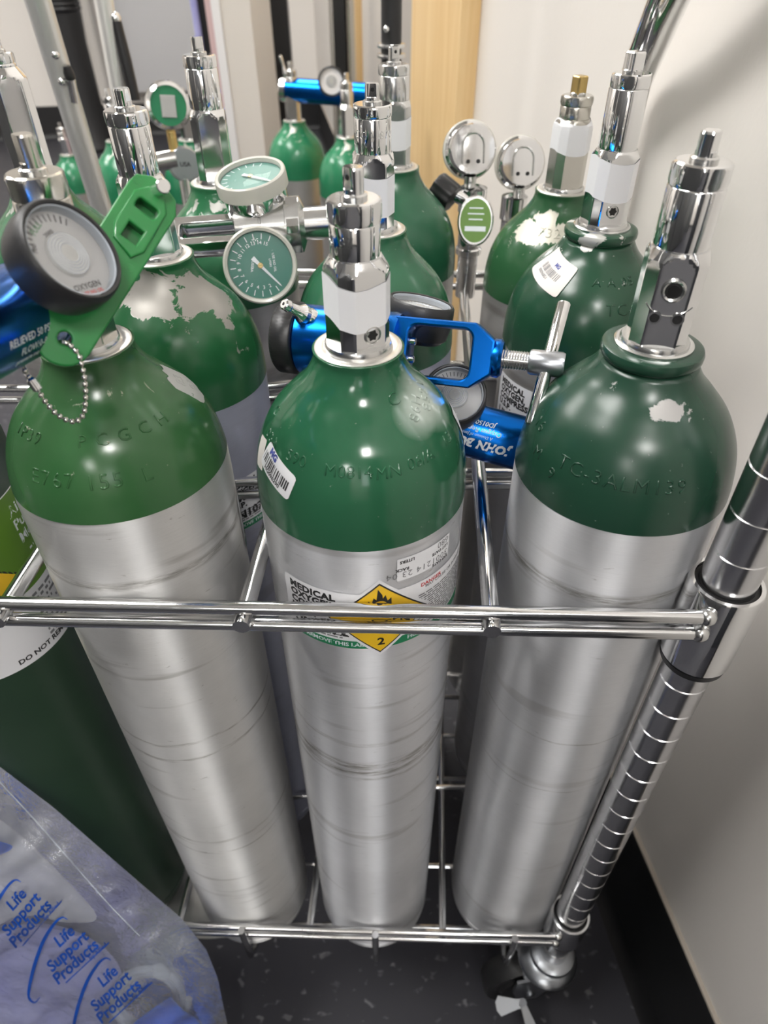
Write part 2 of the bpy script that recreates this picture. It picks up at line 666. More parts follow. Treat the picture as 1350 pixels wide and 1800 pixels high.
# ------------------------------------------------------------------ things wrapped onto a body of revolution
class Surf:
    def __init__(self, prof, loc):
        self.loc = Vector(loc)
        self.t = []
        s = 0
        for i, (r, z) in enumerate(prof):
            if i:
                s += math.hypot(r - prof[i - 1][0], z - prof[i - 1][1])
            self.t.append((s, r, z))

    def at(self, s):
        T = self.t
        if s <= T[0][0]:
            i = 1
        else:
            i = next((k for k in range(1, len(T)) if T[k][0] >= s), len(T) - 1)
        a, b = T[i - 1], T[i]
        q = (s - a[0]) / ((b[0] - a[0]) or 1e-9)
        dr, dz = b[1] - a[1], b[2] - a[2]
        l = math.hypot(dr, dz) or 1
        return a[1] + dr * q, a[2] + dz * q, dz / l, -dr / l

    def s_of_z(self, z):
        T = self.t
        for i in range(1, len(T)):
            if T[i][2] >= z:
                a, b = T[i - 1], T[i]
                return a[0] + (b[0] - a[0]) * (z - a[2]) / ((b[2] - a[2]) or 1e-9)
        return T[-1][0]

    def r_of_z(self, z):
        return self.at(self.s_of_z(z))[0]

    def hit(self, px, py):
        q = ray(px, py)
        o = CAM - self.loc
        zmin, zmax = self.t[0][2], self.t[-1][2]
        best, bt = 1e9, None
        t = .12
        while t < 2.5:
            p = o + q * t
            if zmin <= p.z <= zmax:
                d = math.hypot(p.x, p.y) - self.r_of_z(p.z)
                if d < best:
                    best, bt = d, t
                if d <= 0:
                    break
            t += .0012
        p = o + q * bt
        return math.atan2(p.y, p.x), self.s_of_z(min(max(p.z, zmin), zmax))

    def wrap(self, vs_, th, s, rot=0.0, off=.0004, flip=False):
        r0 = max(self.at(s)[0], .01)
        c, sn = cos(rot), sin(rot)
        out = []
        for x, y, h in vs_:
            u, v = x * c - y * sn, x * sn + y * c
            r, z, nr, nz = self.at(s + v)
            rr = r + nr * (h + off)
            a = th + u / r0
            out.append(Vector((rr * cos(a), rr * sin(a), z + nz * (h + off))))
        return out


def patch_geo(w, h, rc=0.0, nu=16, nv=8, wave=None):
    vs_, fs = [], []
    for j in range(nv + 1):
        f = .5 - .5 * cos(PI * j / nv)
        y = -h / 2 + h * f
        d = max(0, rc - (h / 2 - abs(y)))
        hw = w / 2 - (rc - math.sqrt(max(rc * rc - d * d, 0)) if rc else 0)
        for i in range(nu + 1):
            x = -hw + 2 * hw * i / nu
            yy = y + (wave(x, y) if wave else 0)
            vs_.append((x, yy, 0))
    for j in range(nv):
        for i in range(nu):
            a = j * (nu + 1) + i
            fs.append((a, a + 1, a + nu + 2, a + nu + 1))
    return vs_, fs


def diamond_geo(a, n=14, ay=None):
    ay = ay or a
    vs_, fs = [], []
    for j in range(n + 1):
        y = -1 + 2 * j / n
        hw = (1 - abs(y)) * a + 1e-5
        for i in range(n + 1):
            vs_.append((-hw + 2 * hw * i / n, y * ay, 0))
    for j in range(n):
        for i in range(n):
            q = j * (n + 1) + i
            fs.append((q, q + 1, q + n + 2, q + n + 1))
    return vs_, fs


def shift(geo, dx, dy, dz=0.0):
    return [(x + dx, y + dy, z + dz) for x, y, z in geo[0]], geo[1]


def fine_print(w, h, lines, seed, fill=.55):
    rnd = random.Random(seed)
    vs_, fs = [], []
    lh = h / lines
    for j in range(lines):
        x = -w / 2
        y = h / 2 - (j + .5) * lh
        while x < w / 2 - lh:
            ww = lh * rnd.uniform(.8, 3.2)
            x1 = min(x + ww, w / 2)
            o = len(vs_)
            e = lh * fill / 2
            vs_ += [(x, y - e, 0), (x1, y - e, 0), (x1, y + e, 0), (x, y + e, 0)]
            fs.append((o, o + 1, o + 2, o + 3))
            x = x1 + lh * .45
    return vs_, fs


def barcode_geo(w, h, seed):
    rnd = random.Random(seed)
    vs_, fs = [], []
    x = -w / 2
    while x < w / 2:
        b = rnd.choice((.00035, .0006, .0009))
        o = len(vs_)
        vs_ += [(x, -h / 2, 0), (x + b, -h / 2, 0), (x + b, h / 2, 0), (x, h / 2, 0)]
        fs.append((o, o + 1, o + 2, o + 3))
        x += b + rnd.choice((.0004, .0006, .001))
    return vs_, fs


class Sticker:
    """label stuck on a Surf: a backing part and printed sub-parts in the label's own x, y"""

    def __init__(self, surf, parent, name, px, py, w, h, mat, rc=.002, rot=0.0, geo=None, label=None, off=.0004, wave=None, nu=20, nv=10, pos=None):
        self.s = surf
        self.th, self.ss = pos if pos else surf.hit(px, py)
        self.rot, self.off = rot, off
        g = geo or patch_geo(w, h, rc, nu, nv, wave)
        self.o = MB().add(surf.wrap(g[0], self.th, self.ss, rot, off), g[1]).build(name, mat, parent, sharp=0)
        if label:
            self.o['label'] = label

    def put(self, name, geo, mat, x=0, y=0, rot=0.0, lift=.00012):
        c, sn = cos(rot), sin(rot)
        g = [(a * c - b * sn + x, a * sn + b * c + y, h) for a, b, h in geo[0]]
        return MB().add(self.s.wrap(g, self.th, self.ss, self.rot, self.off + lift), geo[1]).build(name, mat, self.o, sharp=0)


# ------------------------------------------------------------------ the room
def build_room():
    def slab(name, e0, e1, n0, n1, z0, z1, mat):
        M = frame((0, 0, 0), x=EX, y=EY)
        return struct(MB().box(e0, e1, n0, n1, z0, z1, M).build(name, mat))
    slab('floor', W_L - .1, W_R + .1, W_F - .1, W_B + .1, -.05, 0, 'floor_vinyl')
    slab('ceiling', W_L - .1, W_R + .1, W_F - .1, W_B + .1, CEIL, CEIL + .05, 'ceiling_tile')
    slab('wall_right', W_R, W_R + .08, W_F, W_B, 0, CEIL, 'wall_paint')
    slab('wall_back', W_L, W_R, W_B, W_B + .08, 0, CEIL, 'wall_paint')
    slab('wall_left', W_L - .08, W_L, W_F, W_B, 0, CEIL, 'wall_paint')
    slab('wall_front', W_L, W_R, W_F - .08, W_F, 0, CEIL, 'wall_paint')
    # rubber cove base: flat top edge, toe flaring onto the floor
    M = frame((0, 0, 0), x=EX, y=EY)
    hb = .167
    sec = [(0, 0), (-.016, 0), (-.012, .004), (-.0045, .016), (-.0035, .03), (-.0035, hb - .002), (-.002, hb), (0, hb)]

    def skirt(name, o, along, out, ln):
        MM = frame(o, x=-out, y=Vector((0, 0, 1)))
        if MM.col[2].xyz.dot(along) < 0:
            z0, z1 = -ln, 0
        else:
            z0, z1 = 0, ln
        return struct(MB().prism(sec, z0, z1, MM).build(name, 'baseboard_black'))
    skirt('baseboard_right', room(W_R, W_F, 0), EY, -EX, W_B - W_F)
    skirt('baseboard_back', room(W_L, W_B, 0), EX, -EY, W_R - W_L)
    skirt('baseboard_left', room(W_L, W_F, 0), EY, EX, W_B - W_F)
    skirt('baseboard_front', room(W_L, W_F, 0), EX, EY, W_R - W_L)
    for i, (e, n, pw, pl, where) in enumerate(PANELS):
        t = thing('ceiling_light', 'recessed white light panel ' + where, 'light', room(e, n, CEIL), 'ceiling light panels')
        t.rotation_euler.z = ROOM_A
        fr = MB()
        a, b = pw / 2, pl / 2
        for x0, x1, y0, y1 in ((-a - .015, a + .015, -b - .015, -b), (-a - .015, a + .015, b, b + .015), (-a - .015, -a, -b, b), (a, a + .015, -b, b)):
            fr.box(x0, x1, y0, y1, -.012, 0)
        fr.build('frame', 'panel_white', t)
        MB().box(-a, a, -b, b, -.008, -.002).build('diffuser', 'lamp_near' if i == 0 else 'lamp_diffuser', t)
    # frosted window in the wall behind the camera
    wo = room(-.12, W_F, 1.45)
    w1 = bpy.data.objects.new('window_1', None)
    COL.objects.link(w1)
    w1.location = wo
    w1.rotation_euler.z = ROOM_A
    struct(w1)
    MB().box(-.40, .40, .001, .012, 0, 1.05).build('pane', 'window_pane', w1)
    for x0, x1, z0, z1 in ((-.45, .44, -.05, 0), (-.45, .44, 1.05, 1.10), (-.45, -.40, 0, 1.05), (.40, .44, 0, 1.05)):
        MB().box(x0, x1, .001, .03, z0, z1).build('frame_bar', 'frame_grey', w1)
    slab('trim_4', W_R - .0045, W_R - .0002, W_F, W_B, .1672, .1705, 'trim_edge')
    # pine door and its grey frame, set in the right wall
    y0 = 1.22

    def onwall(name, n0, n1, e0, mat, z1=2.1, z0=0.0):
        return struct(MB().box(W_R - e0, W_R - .0005, n0, n1, z0, z1, frame((0, 0, 0), x=EX, y=EY), .002).build(name, mat))
    onwall('trim_1', 1.19, 1.58, .03, 'pine')
    onwall('trim_2', 1.583, 1.86, .016, 'frame_grey')
    onwall('trim_3', 2.58, 2.86, .02, 'pine')


build_room()


def added_cabinet(e, n, turn, lab, hc=1.95, hd=.20, cm='cabinet_grey'):  # added out of view
    t = thing('added_cabinet', lab, 'cabinet', room(e, n, 0), 'added unseen cabinets behind the camera')
    t.rotation_euler.z = ROOM_A + turn
    MB().box(-.40, .40, -hd, hd, 0, hc, None, .006).build('carcass', cm, t)
    for sx in (-1, 1):
        d = MB().box(min(0, sx * .396) + .002, max(0, sx * .396) - .002, hd + .001, hd + .019, .06, hc - .02, None, .003).build('door', cm, t)
        MB().tube([(sx * .035, hd + .032, hc * .5), (sx * .035, hd + .032, hc * .5 + .17)], .005, 10).build('handle', 'chrome_dull', d)


for k in range(3):  # row added out of view, giving the chrome dark reflections
    added_cabinet(-1.25, -1.35 + k * .82, -PI / 2, 'added unseen grey two door cabinet in the row left of the camera, ' + ('rearmost', 'middle', 'nearest the cart')[k])
added_cabinet(.180, -1.15, PI / 2, 'shallow dark two door cabinet added behind the camera to shade the right wall', 1.48, .125, 'cabinet_dark')  # unseen blocker, added to keep light off the lower right wall
added_cabinet(-1.45, -2.95, 0, 'added unseen grey two door cabinet across the aisle behind the camera')  # also added, unseen, for darker reflections in the metal


# ------------------------------------------------------------------ oxygen cylinders
RB = .0555


def shoulder_profile(hz, r=RB, rn=.0213):
    k = [(r, hz - .093), (r, hz - .078), (r * .985, hz - .0635), (r * .925, hz - .048), (r * .80, hz - .034),
         (r * .635, hz - .0235), (r * .50, hz - .016), (rn * 1.10, hz - .0095), (rn, hz - .004), (rn, hz)]
    return [(p.x, p.y) for p in catmull([(a, b, 0) for a, b in k], 6)]


def body_profile(hz, r=RB):
    pr = [(r * .80, 0.0), (r * .88, .0015), (r * .94, .005), (r * .975, .011), (r * .990, .017), (r * .998, .0215), (r * .975, .0228), (r * .975, .0240), (r, .0252)]
    z = .05
    while z < hz - .095:
        pr.append((r, z))
        z += .04
    return pr


def poly_r(t, half, cham, n=4):
    """radius of a square with cut corners at angle t"""
    m = 1e9
    for k in range(4):
        c = cos(t - k * PI / 2)
        if c > 1e-6:
            m = min(m, half / c)
        c = cos(t - k * PI / 2 - PI / 4)
        if c > 1e-6:
            m = min(m, (half * math.sqrt(2) - cham) / c)
    return m


def hex_r(t, ap, n=6):
    a = (t % (2 * PI / n)) - PI / n
    return ap / cos(a)


def make_valve(root, z0, rot=-90, bh=.043, cr=.0108, ch=.0570, nh=.0655, sh=.0770, stem='flat', seal=None, metal='chrome',
               stem_metal=None, port=None, screw=None, half=.0126, stem_rot=20, nut_n=8, stamp=None, br=None):
    rt = rad(rot)
    M = Matrix.Translation((0, 0, z0))
    vroot = MB().lathe([(.0158, -.002), (.0160, .002), (.0152, .0035)], 40, M).build('valve_washer', 'chrome_dull', root)
    # block: square with cut corners, turned cone at top
    n = 120
    zs = [.0025 + .001 * 0, .004] + [.004 + (bh - .013 - .004) * i / 3 for i in range(1, 4)] + [bh - .013 + .013 * i / 10 for i in range(1, 11)]

    def rfn(t, i, z):
        lim = .0178 if z < bh - .010 else .0178 - (z - (bh - .010)) * (.0178 - cr - .0006) / .010
        return min(poly_r(t - rt, half, .0036), lim)
    blk = MB().rev(rfn, zs, n, M).build('valve_block', metal, root, sharp=18)
    if seal:
        s0, s1 = seal
        zz = [s0 + (s1 - s0) * i / 8 for i in range(9)]

        def sfn(t, i, z):
            return rfn(t, i, z) + .00035
        vs_, fs = [], []
        for i, z in enumerate(zz):
            for k in range(n):
                t = 2 * PI * k / n
                zz_ = z + (.0018 * sin(2 * t + 1.1) if i in (0, 8) else 0)
                vs_.append((sfn(t, i, zz_) * cos(t), sfn(t, i, zz_) * sin(t), zz_))
        for i in range(8):
            for k in range(n):
                a, b = i * n + k, i * n + (k + 1) % n
                fs.append((a, b, b + n, a + n))
        so = MB().add(vs_, fs, M).build('seal', 'white_sticker', root, sharp=18)
        so['label'] = 'white seal wrapped round the valve'
    # bonnet
    g = [(cr * .96, bh - .0015), (cr, bh + .0006), (cr, ch - .0012), (cr * .96, ch - .0004), (cr * .9, ch)]
    MB().lathe(g, 48, M).build('bonnet', metal, root)
    ap = cr * (1.01 if nut_n == 6 else .97)
    nz = [ch - .0002, ch + .0012, nh - .0016, nh - .0006, nh]

    def nfn(t, i, z):
        lim = ap * 1.045 if i in (1, 2) else (ap * 1.01 if i in (0, 3) else ap * .93)
        return min(hex_r(t - rt, ap, nut_n), lim)
    MB().rev(nfn, nz, 96, M).build('nut', metal, root, sharp=18)
    MB().lathe([(.0056, nh - .0002), (.0056, nh + .0012), (.0048, nh + .0018)], 24, M).build('packing_ring', 'chrome_dull', root)
    sr = .0042
    sm = stem_metal or metal
    srt = rad(rot + stem_rot)
    Ms = M @ Matrix.Rotation(srt, 4, 'Z')
    if stem == 'square':
        MB().prism(rrect(.0088, .0088, .0014), nh, sh, Ms, .0007).build('stem', sm, root, sharp=25)
    else:
        def stf(t, i, z):
            d = sr if z < nh + .0035 else sr * .74
            c = abs(cos(t))
            base = sr * (.9 if i == 4 else 1)
            return min(base, d / c if c > 1e-3 else 9)
        st = MB().rev(stf, [nh, nh + .0034, nh + .0036, sh - .0008, sh], 48, Ms).build('stem', sm, root, sharp=25)
        if stem == 'hole':
            zc = (nh + sh) / 2 + .0022
            MB().cyl(.0011, -sr * .76, sr * .76, 14, Ms @ Matrix.Translation((0, 0, zc)) @ Matrix.Rotation(PI / 2, 4, 'Y')).build('pin_hole', 'dark_metal', st)

    def face(side, z, y=0.0):
        """frame on a block face: z out of the face"""
        a = rt + side * PI / 2
        nrm = Vector((cos(a), sin(a), 0))
        return frame(nrm * half + Vector((-nrm.y, nrm.x, 0)) * y + Vector((0, 0, z0 + z)), z=nrm, y=(0, 0, 1))
    if screw:
        side, z, y = screw
        Mf = face(side, z, y)
        MB().lathe([(.0042, -.001), (.0042, .0004), (.0036, .0006), (.0034, .0002), (.0030, .0001)], 28, Mf).build('plug', 'chrome_dull', blk)
        star = [((.0019 if k % 2 else .0027) * cos(PI * k / 6), (.0019 if k % 2 else .0027) * sin(PI * k / 6)) for k in range(12)]
        MB().prism(star, .0001, .00035, Mf).build('plug_recess', 'dark_metal', blk)
    if port:
        side, z = port
        Mf = face(side, z)
        MB().lathe([(.0052, -.0005), (.0052, .0007), (.0044, .0010), (.0036, .0005)], 36, Mf, cap1=False).build('port_ring', 'chrome_dull', blk)
        MB().cyl(.0036, -.0004, .0003, 28, Mf).build('port_bore', 'ink_black', blk)
        MB().lathe([(.0026, .0003), (.0026, .0006), (.0016, .0006)], 24, Mf).build('port_seat', 'dark_metal', blk)
        for y in (-.0048, .0048):
            Mp = face(side, z - .0125, y)
            MB().lathe([(.0029, -.0003), (.0029, .0006), (.0021, .0006)], 24, Mp, cap1=False).build('pin_ring', 'chrome_dull', blk)
            MB().cyl(.0021, -.0003, .0003, 20, Mp).build('pin_bore', 'ink_black', blk)
        g = [((.0115) * cos(rad(a)), .0115 * sin(rad(a)) + .0) for a in range(212, 330, 6)]
        MB().tube([Mf @ Vector((x, y, .0002)) for x, y in g], .0003, 6).build('arc_mark', 'chrome_dull', blk)
    if stamp:
        txt, ang, z = stamp
        sf = Surf([(cr, 0.0), (cr, .2)], (0, 0, 0))
        g = text_geo(txt, .0062, .00012, 0, 'CENTER', 1.15)
        MB().add([v for v in sf.wrap(g[0], rad(ang), z0 + z, 0, 0.0)], g[1]).build('stamping', 'chrome_dull', root, sharp=0)
    return blk


class Cyl:
    def __init__(self, name, label, x, y, paint, green, alu, z=ZB, hz=.653, neck='bare_neck', valve=None, group='oxygen cylinders', r=RB, flange=None):
        self.root = thing(name, label, 'cylinder', (x, y, z), group)
        sp = shoulder_profile(hz, r)
        bp = body_profile(hz, r)
        full = bp + sp
        self.surf = Surf(full, (x, y, z))
        self.hz = hz
        lo = [p for p in full if p[1] < paint - .0004] + [(self.surf.r_of_z(paint), paint)]
        hi = [(self.surf.r_of_z(paint), paint)] + [p for p in full if p[1] > paint + .0004]
        hi = [(r_ + .00025, z_) for r_, z_ in hi]
        self.body = MB().lathe(lo, 96).build('body', alu, self.root)
        if flange:
            hi = [p for p in hi if p[1] < hz - .0085] + [(.0212, hz - .0074), (.0226, hz - .0064), (.0236, hz - .0048), (.0237, hz - .0026), (.0231, hz - .0010), (.0218, hz - .0004), (.018, hz)]
        self.paint = MB().lathe(hi, 96).build('painted_shoulder', green, self.root, sharp=40)
        if not flange:
            MB().lathe([(.0206, hz - .0008), (.0206, hz + .0005), (.0200, hz + .0009), (.0168, hz + .0009), (.0150, hz + .0002)], 64).build('neck_ring', neck, self.root)
        else:
            MB().lathe([(.0182, hz - .001), (.0182, hz + .0008), (.0172, hz + .0014), (.0155, hz + .0012)], 48).build('neck_ring', neck, self.root)
        if valve is not None:
            make_valve(self.root, hz, **valve)

    def stamp(self, txt, px, py, size=.0105, rot=0.0, mat=None, sp=1.15, name='stamping'):
        th, s = self.surf.hit(px, py)
        g = text_geo(txt, size, .00030, -.0003, 'CENTER', sp, 0, 2, .00034)
        return MB().add(self.surf.wrap(g[0], th, s, rot, .0), g[1]).build(name, mat or self.paint.data.materials[0], self.root, sharp=0)


# ---- centre front
C1 = Cyl('oxygen_cylinder', 'silver oxygen cylinder with bright green shoulder, yellow diamond label, centre of the front row', -.0118, .2905, .5735,
         'green_c1', 'alu_c', valve=dict(rot=-60, seal=(.0145, .0335), screw=(0, .0105, .0008), bh=.0425, cr=.0108, ch=.0570, nh=.0655,
                                         sh=.0770, stem='hole', stem_rot=-75, nut_n=6, stamp=('C 87', -128, .0505)))
for t, px, py in (('590', 522, 806), ('M0814', 612, 830), ('MN', 683, 831), ('06/A', 740, 808), ('13', 784, 772)):
    C1.stamp(t, px, py, .0082, sp=1.0)
C1.stamp('C', 692, 703, .0090, rad(10))
C1.stamp('8521', 744, 694, .0078, rad(40))
C1.stamp('86H', 728, 716, .0078, rad(40))
C1.stamp('03A', 480, 770, .0072)
C1.stamp('C', 489, 722, .0072)


def medical_label(cy, th, s, w, h, seed, full=True):
    st = Sticker(cy.surf, cy.root, 'contents_label', 0, 0, w, h, 'paper_white', .003, pos=(th, s), nu=48, nv=10)
    st.put('green_band', patch_geo(w * .985, h * .14, .001, 48, 2), 'label_green', 0, -h * .425)
    x = -w / 2 + .0045
    for k, t in enumerate(('MEDICAL', 'OXYGEN,', 'COMPRESSED', 'U.S.P.')):
        st.put('heading', text_geo(t, .0064, 0, .00034, 'LEFT', 1.06), 'ink_black', x, h * .385 - k * .0057)
    st.put('heading', text_geo('UN1072', .0098, 0, .0004, 'LEFT'), 'ink_black', x, h * .385 - 4.45 * .0058)
    if full:
        st.put('fine_print', fine_print(w * .34, h * .60, 15, seed), 'ink_grey', w * .315, -h * .02)
        st.put('warning', text_geo('DANGER', .0036, 0, .0001, 'LEFT'), 'ink_red', w * .155, h * .425)
        st.put('warning', text_geo('MAY CAUSE OR INTENSIFY', .0030, 0, .00006, 'LEFT'), 'ink_grey', w * .155 + .003, h * .375)
        st.put('fine_print', fine_print(w * .18, h * .22, 5, seed + 3), 'ink_grey', -w * .28, -h * .22)
        st.put('band_text', text_geo('REMOVE THIS LABEL', .0042, 0, .0001, 'CENTER'), 'ink_white', -w * .235, -h * .425)
        st.put('band_text', text_geo('HELGET', .0042, 0, .0001, 'CENTER'), 'ink_white', w * .155, -h * .425)
    return st


def oxidizer_diamond(cy, px, py, a):
    d = Sticker(cy.surf, cy.root, 'hazard_diamond', px, py, 0, 0, 'paper_white', geo=diamond_geo(a * 1.09), off=.0008, label='yellow oxidizer diamond label')
    d.put('diamond_border', diamond_geo(a), 'ink_black', lift=.0001)
    d.put('diamond_field', diamond_geo(a * .955), 'label_yellow', lift=.0002)
    fl = [(-.5, -.42), (-.42, .02), (-.30, -.12), (-.22, .18), (-.12, .05), (-.06, .62), (.10, .30), (.12, .10), (.22, .28), (.30, -.05), (.44, .10), (.46, -.42)]
    k = a * .50
    d.put('flame', plate_geo([[(x * k, y * k) for x, y in fl]], 0), 'ink_black', 0, a * .54, lift=.0003)
    rg = plate_geo([circ(a * .16), circ(a * .115)], 0)
    d.put('flame_ring', rg, 'ink_black', 0, a * .24, lift=.0003)
    d.put('diamond_text', text_geo('OXYGEN', a * .30, 0, .0002), 'ink_black', 0, -a * .14, lift=.0003)
    d.put('diamond_text', text_geo('2', a * .30, 0, .00025), 'ink_black', a * .02, -a * .66, lift=.0003)


th0, s0 = C1.surf.hit(655, 1092)
medical_label(C1, th0 + .15, s0, .120, .044, 5)
oxidizer_diamond(C1, 667, 1086, .0275)
# upside-down fill sticker
st = Sticker(C1.surf, C1.root, 'fill_label', 748, 982, .034, .0155, 'paper_white', .0004, rot=rad(180), off=.0006, label='small white fill sticker, upside down')
st.put('print', text_geo('680', .0058, 0, 0, 'LEFT'), 'ink_grey', -.0158, -.0052)
st.put('print', text_geo('LOT DATE', .0026, 0, .0001, 'LEFT'), 'ink_black', -.0158, -.0010)
st.put('print', text_geo('3001214 23 04', .0058, 0, 0, 'LEFT', 1.1), 'ink_grey', -.0158, .0036)
st.put('print', text_geo('EXP DATE', .0026, 0, .0001, 'LEFT'), 'ink_black', -.0158, .0070)
st.put('print', text_geo('LITERS', .0028, 0, .0001, 'LEFT'), 'ink_black', .0075, -.0052)
st.put('print', text_geo('RACK', .0028, 0, .0001, 'LEFT'), 'ink_black', .0105, .0000)
# barcode sticker with a torn corner
st = Sticker(C1.surf, C1.root, 'barcode_label', 486, 827, .027, .0145, 'paper_white', .0022, rot=rad(-17), off=.0006, label='white barcode sticker with torn left end')
st.put('barcode', barcode_geo(.022, .0055, 3), 'ink_black', -.001, -.0005)
st.put('print', text_geo('HG096290', .0032, 0, .0001), 'ink_black', -.001, -.0048)
st.put('logo', text_geo('MG', .0048, 0, .0003), 'ink_blue', -.0055, .0048)
st = Sticker(C1.surf, C1.root, 'torn_sticker', 460, 795, .010, .016, 'paper_aged', .001, rot=rad(12), off=.0005)
st = Sticker(C1.surf, C1.root, 'side_sticker', 806, 742, .016, .021, 'paper_white', .002, off=.0006)
st.put('print', text_geo('C', .006, 0, .0004), 'ink_blue', 0, 0)

# ---- left front
L1 = Cyl('oxygen_cylinder', 'scuffed silver oxygen cylinder with green shoulder under the large black pressure gauge', -.1398, .2945, .5872,
         'green_l1', 'alu_l', valve=dict(rot=-96, bh=.043, cr=.0114, ch=.0655, nh=.0745, sh=.0880, stem='round', stem_rot=-35, metal='nickel', nut_n=8))
for t, px, py, sz in (('E767', 92, 842, .0105), ('155', 184, 846, .0105), ('L', 258, 833, .0095), ('1P39', 52, 762, .0085), ('P C G C H', 222, 764, .0085)):
    L1.stamp(t, px, py, sz)
st = Sticker(L1.surf, L1.root, 'torn_sticker', 322, 672, .020, .026, 'dial_grey', .006, rot=rad(20), off=.0003, label='scraped grey sticker remains',
             wave=lambda x, y: .0012 * sin(x * 900) + .001 * sin(y * 700 + 2))
st.put('stamping', text_geo('83', .009, .0001, 0), 'dial_grey', 0, .003, lift=.0001)
st.put('stamping', text_geo('93', .008, .0001, 0), 'dial_grey', .001, -.006, lift=.0001)
th, s = L1.surf.hit(428, 905)
medical_label(L1, th + .62, s + .002, .090, .040, 9, False)

# ---- right front
R1 = Cyl('oxygen_cylinder', 'silver oxygen cylinder with chipped dark green shoulder beside the ringed chrome post', .1270, .2935, .5800,
         'green_r1', 'alu_r', flange=True, neck='chrome_dull',
         valve=dict(rot=-103, bh=.0450, cr=.0116, ch=.0695, nh=.0780, sh=.0885, stem='round', stem_rot=55, port=(0, .030), nut_n=8))
R1.stamp('TC-3ALM139', 1088, 850, .0100)
R1.stamp('9', 970, 832, .0085)
R1.stamp('M', 946, 795, .0085)
R1.stamp('16', 952, 745, .0085)

# ---- second row
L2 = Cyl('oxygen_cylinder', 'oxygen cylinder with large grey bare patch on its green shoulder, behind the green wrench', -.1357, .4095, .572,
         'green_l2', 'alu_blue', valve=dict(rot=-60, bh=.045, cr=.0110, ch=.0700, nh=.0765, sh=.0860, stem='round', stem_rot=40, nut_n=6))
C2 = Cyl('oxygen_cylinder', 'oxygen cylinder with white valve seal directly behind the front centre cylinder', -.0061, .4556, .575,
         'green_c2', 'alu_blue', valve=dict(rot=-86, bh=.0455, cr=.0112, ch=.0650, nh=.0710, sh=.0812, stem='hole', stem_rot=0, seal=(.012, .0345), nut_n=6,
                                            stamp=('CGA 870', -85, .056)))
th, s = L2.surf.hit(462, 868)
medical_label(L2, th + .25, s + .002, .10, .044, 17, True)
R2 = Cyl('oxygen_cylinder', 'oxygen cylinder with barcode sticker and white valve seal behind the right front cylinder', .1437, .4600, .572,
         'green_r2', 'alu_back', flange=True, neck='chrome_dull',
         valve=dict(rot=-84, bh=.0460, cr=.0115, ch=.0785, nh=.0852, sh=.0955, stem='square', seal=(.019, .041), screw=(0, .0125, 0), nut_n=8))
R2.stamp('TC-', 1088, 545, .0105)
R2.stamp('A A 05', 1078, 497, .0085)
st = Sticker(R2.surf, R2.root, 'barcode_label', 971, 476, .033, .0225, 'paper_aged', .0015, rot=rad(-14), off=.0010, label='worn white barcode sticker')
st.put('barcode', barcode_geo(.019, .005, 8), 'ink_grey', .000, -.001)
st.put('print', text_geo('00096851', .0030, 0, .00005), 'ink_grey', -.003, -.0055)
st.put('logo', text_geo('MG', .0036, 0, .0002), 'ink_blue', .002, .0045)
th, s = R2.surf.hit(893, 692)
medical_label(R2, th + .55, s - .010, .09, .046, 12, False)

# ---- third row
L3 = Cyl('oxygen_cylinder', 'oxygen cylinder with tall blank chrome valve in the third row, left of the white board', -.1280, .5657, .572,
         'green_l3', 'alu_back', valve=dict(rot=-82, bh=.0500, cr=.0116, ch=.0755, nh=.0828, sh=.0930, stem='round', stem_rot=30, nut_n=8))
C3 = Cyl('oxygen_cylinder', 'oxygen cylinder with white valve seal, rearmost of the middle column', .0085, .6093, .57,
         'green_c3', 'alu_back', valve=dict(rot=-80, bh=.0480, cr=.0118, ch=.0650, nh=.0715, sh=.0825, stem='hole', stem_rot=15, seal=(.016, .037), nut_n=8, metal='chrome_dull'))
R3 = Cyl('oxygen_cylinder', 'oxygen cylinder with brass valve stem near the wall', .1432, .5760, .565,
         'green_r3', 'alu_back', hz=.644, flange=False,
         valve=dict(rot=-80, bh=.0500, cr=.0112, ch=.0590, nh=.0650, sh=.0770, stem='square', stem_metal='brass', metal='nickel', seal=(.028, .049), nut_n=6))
R3.stamp('732', 966, 410, .0110)

# ---- beside and behind on the left
G1 = Cyl('steel_oxygen_cylinder', 'dark green painted cylinder with lime and white label at the left edge', -.2760, .3120, .30,
         'green_steel', 'green_steel', valve=dict(rot=-90))
th, s = G1.surf.hit(25, 1010)
st = Sticker(G1.surf, G1.root, 'contents_label', 0, 0, .118, .120, 'paper_white', .004, pos=(th + .1, s - .010), nu=40, nv=12, label='lime green and white contents label')
st.put('label_field', patch_geo(.1165, .066, .003, 40, 6), 'label_olive', 0, .0262)
for k, t in enumerate(('Airgas', 'Puritan', 'Medical')):
    st.put('brand_text', text_geo(t, .0105, 0, .0002, 'LEFT'), 'ink_white', .008, .047 - k * .0100)
st.put('fine_print', fine_print(.036, .012, 4, 31), 'ink_white', .030, .012)
st.put('fine_print', fine_print(.056, .040, 10, 32), 'ink_grey', .026, -.031)
st.put('print', text_geo('DO NOT REMOVE', .0058, 0, .0002, 'CENTER'), 'ink_black', -.004, -.054, rot=rad(0))
st.put('hazard_diamond', diamond_geo(.021), 'ink_black', -.020, .006)
st.put('hazard_field', diamond_geo(.0192), 'label_yellow', -.020, .006, lift=.0002)
FL = Cyl('oxygen_cylinder', 'green shouldered cylinder with dark reflecting valve block cut off by the left edge', -.2660, .5620, .572,
         'green_l3', 'alu_back', valve=dict(rot=-60, half=.0135, bh=.0765, cr=.0100, ch=.0790, nh=.0850, sh=.0955, stem='round', nut_n=8))

